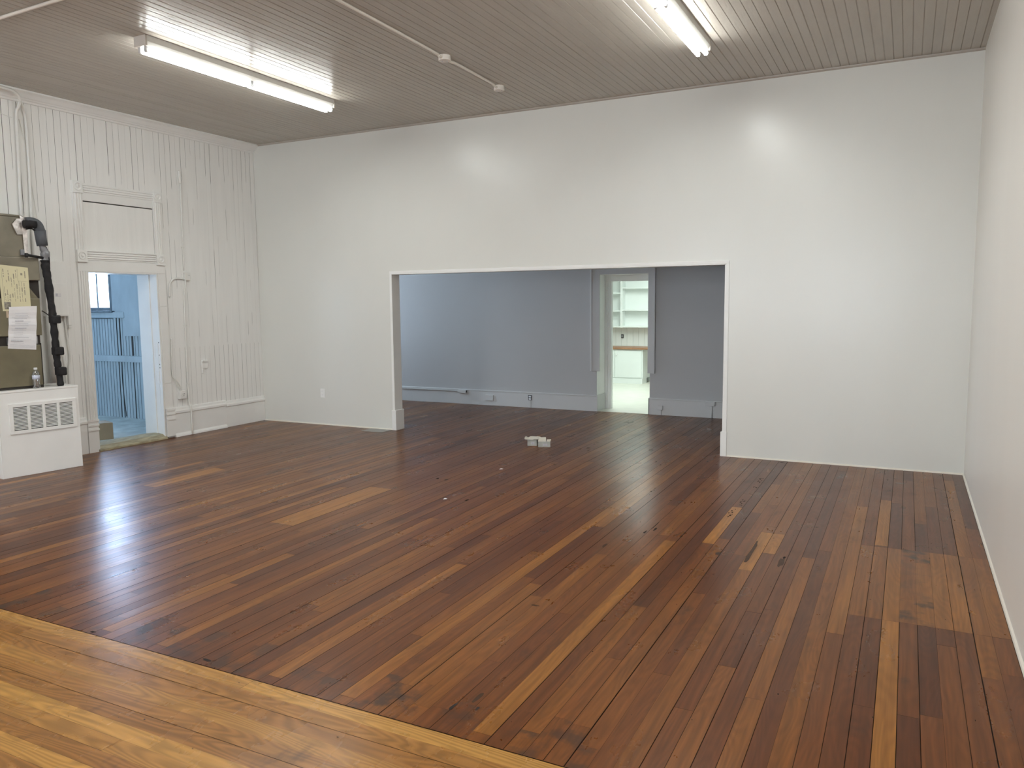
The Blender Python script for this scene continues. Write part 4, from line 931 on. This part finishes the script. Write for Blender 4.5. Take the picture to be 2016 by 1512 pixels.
# ------------------------------------------------------------------ daylight
w = bpy.data.worlds.new('World'); S.world = w; w.use_nodes = True
bg = w.node_tree.nodes['Background']; bg.inputs[0].default_value = (0.66, 0.82, 1.0, 1); bg.inputs[1].default_value = 6.0
w.cycles.sampling_method = 'NONE'
def daylight(loc, rot, sx, sy, radiance, col=(0.66, 0.82, 1.0)):
    d = bpy.data.lights.new('window_daylight', 'AREA'); d.shape = 'RECTANGLE'; d.size = sx; d.size_y = sy
    d.color = col; d.energy = radiance*math.pi*sx*sy
    o = bpy.data.objects.new('window_daylight', d); C.objects.link(o); o.location = loc; o.rotation_euler = rot
daylight((-9.75, 2.93, 1.6), (math.radians(90), 0, math.radians(0)), 1.1, 1.2, 1.6)
for a, b in FW: daylight(((a+b)/2, YF-0.25, (FZ0+FZ1)/2), (math.radians(90), 0, 0), b-a, FZ1-FZ0, 4.0, (1.0, 0.98, 0.94))
daylight(((WX0+WX1)/2, SY+0.16, (WZ0+WZ1)/2), (math.radians(90), 0, math.radians(180)), WX1-WX0+.1, WZ1-WZ0+.1, 70.0, (0.50, 0.68, 1.0))
daylight((GX0-0.2, (gw0+gw1)/2, (gz0+gz1)/2), (math.radians(90), 0, math.radians(-90)), gw1-gw0, gz1-gz0, 6.0)

# ------------------------------------------------------------------ camera
cam = bpy.data.cameras.new('camera'); co = bpy.data.objects.new('camera', cam); C.objects.link(co)
f_px, yaw, pitch, roll = 1534.28, 0.4692, -0.105, -0.0101
cam.sensor_fit = 'HORIZONTAL'; cam.sensor_width = 36; cam.lens = f_px/2016*36; cam.clip_start = 0.05; cam.clip_end = 200
from mathutils import Matrix
cy, sy, cp, sp = math.cos(yaw), math.sin(yaw), math.cos(pitch), math.sin(pitch)
fwd = Vector((-sy*cp, cy*cp, sp)); r0 = Vector((cy, sy, 0)); u0 = r0.cross(fwd)
rt = r0*math.cos(roll)+u0*math.sin(roll); up = -r0*math.sin(roll)+u0*math.cos(roll)
co.matrix_world = Matrix(((rt.x, up.x, -fwd.x, 0), (rt.y, up.y, -fwd.y, 0), (rt.z, up.z, -fwd.z, CAM_H), (0, 0, 0, 1)))
S.camera = co

for o in S.objects:
    if '_base' in o: del o['_base']
vs = S.view_settings; S.display_settings.display_device = 'sRGB'
vs.view_transform = 'Standard'; vs.look = 'None'; vs.exposure = 0.22; vs.gamma = 1.0; vs.use_curve_mapping = False
S.cycles.max_bounces = 10; S.cycles.diffuse_bounces = 5; S.cycles.glossy_bounces = 4; S.cycles.transparent_max_bounces = 12
S.cycles.sample_clamp_indirect = 3.0; S.cycles.use_denoising = True
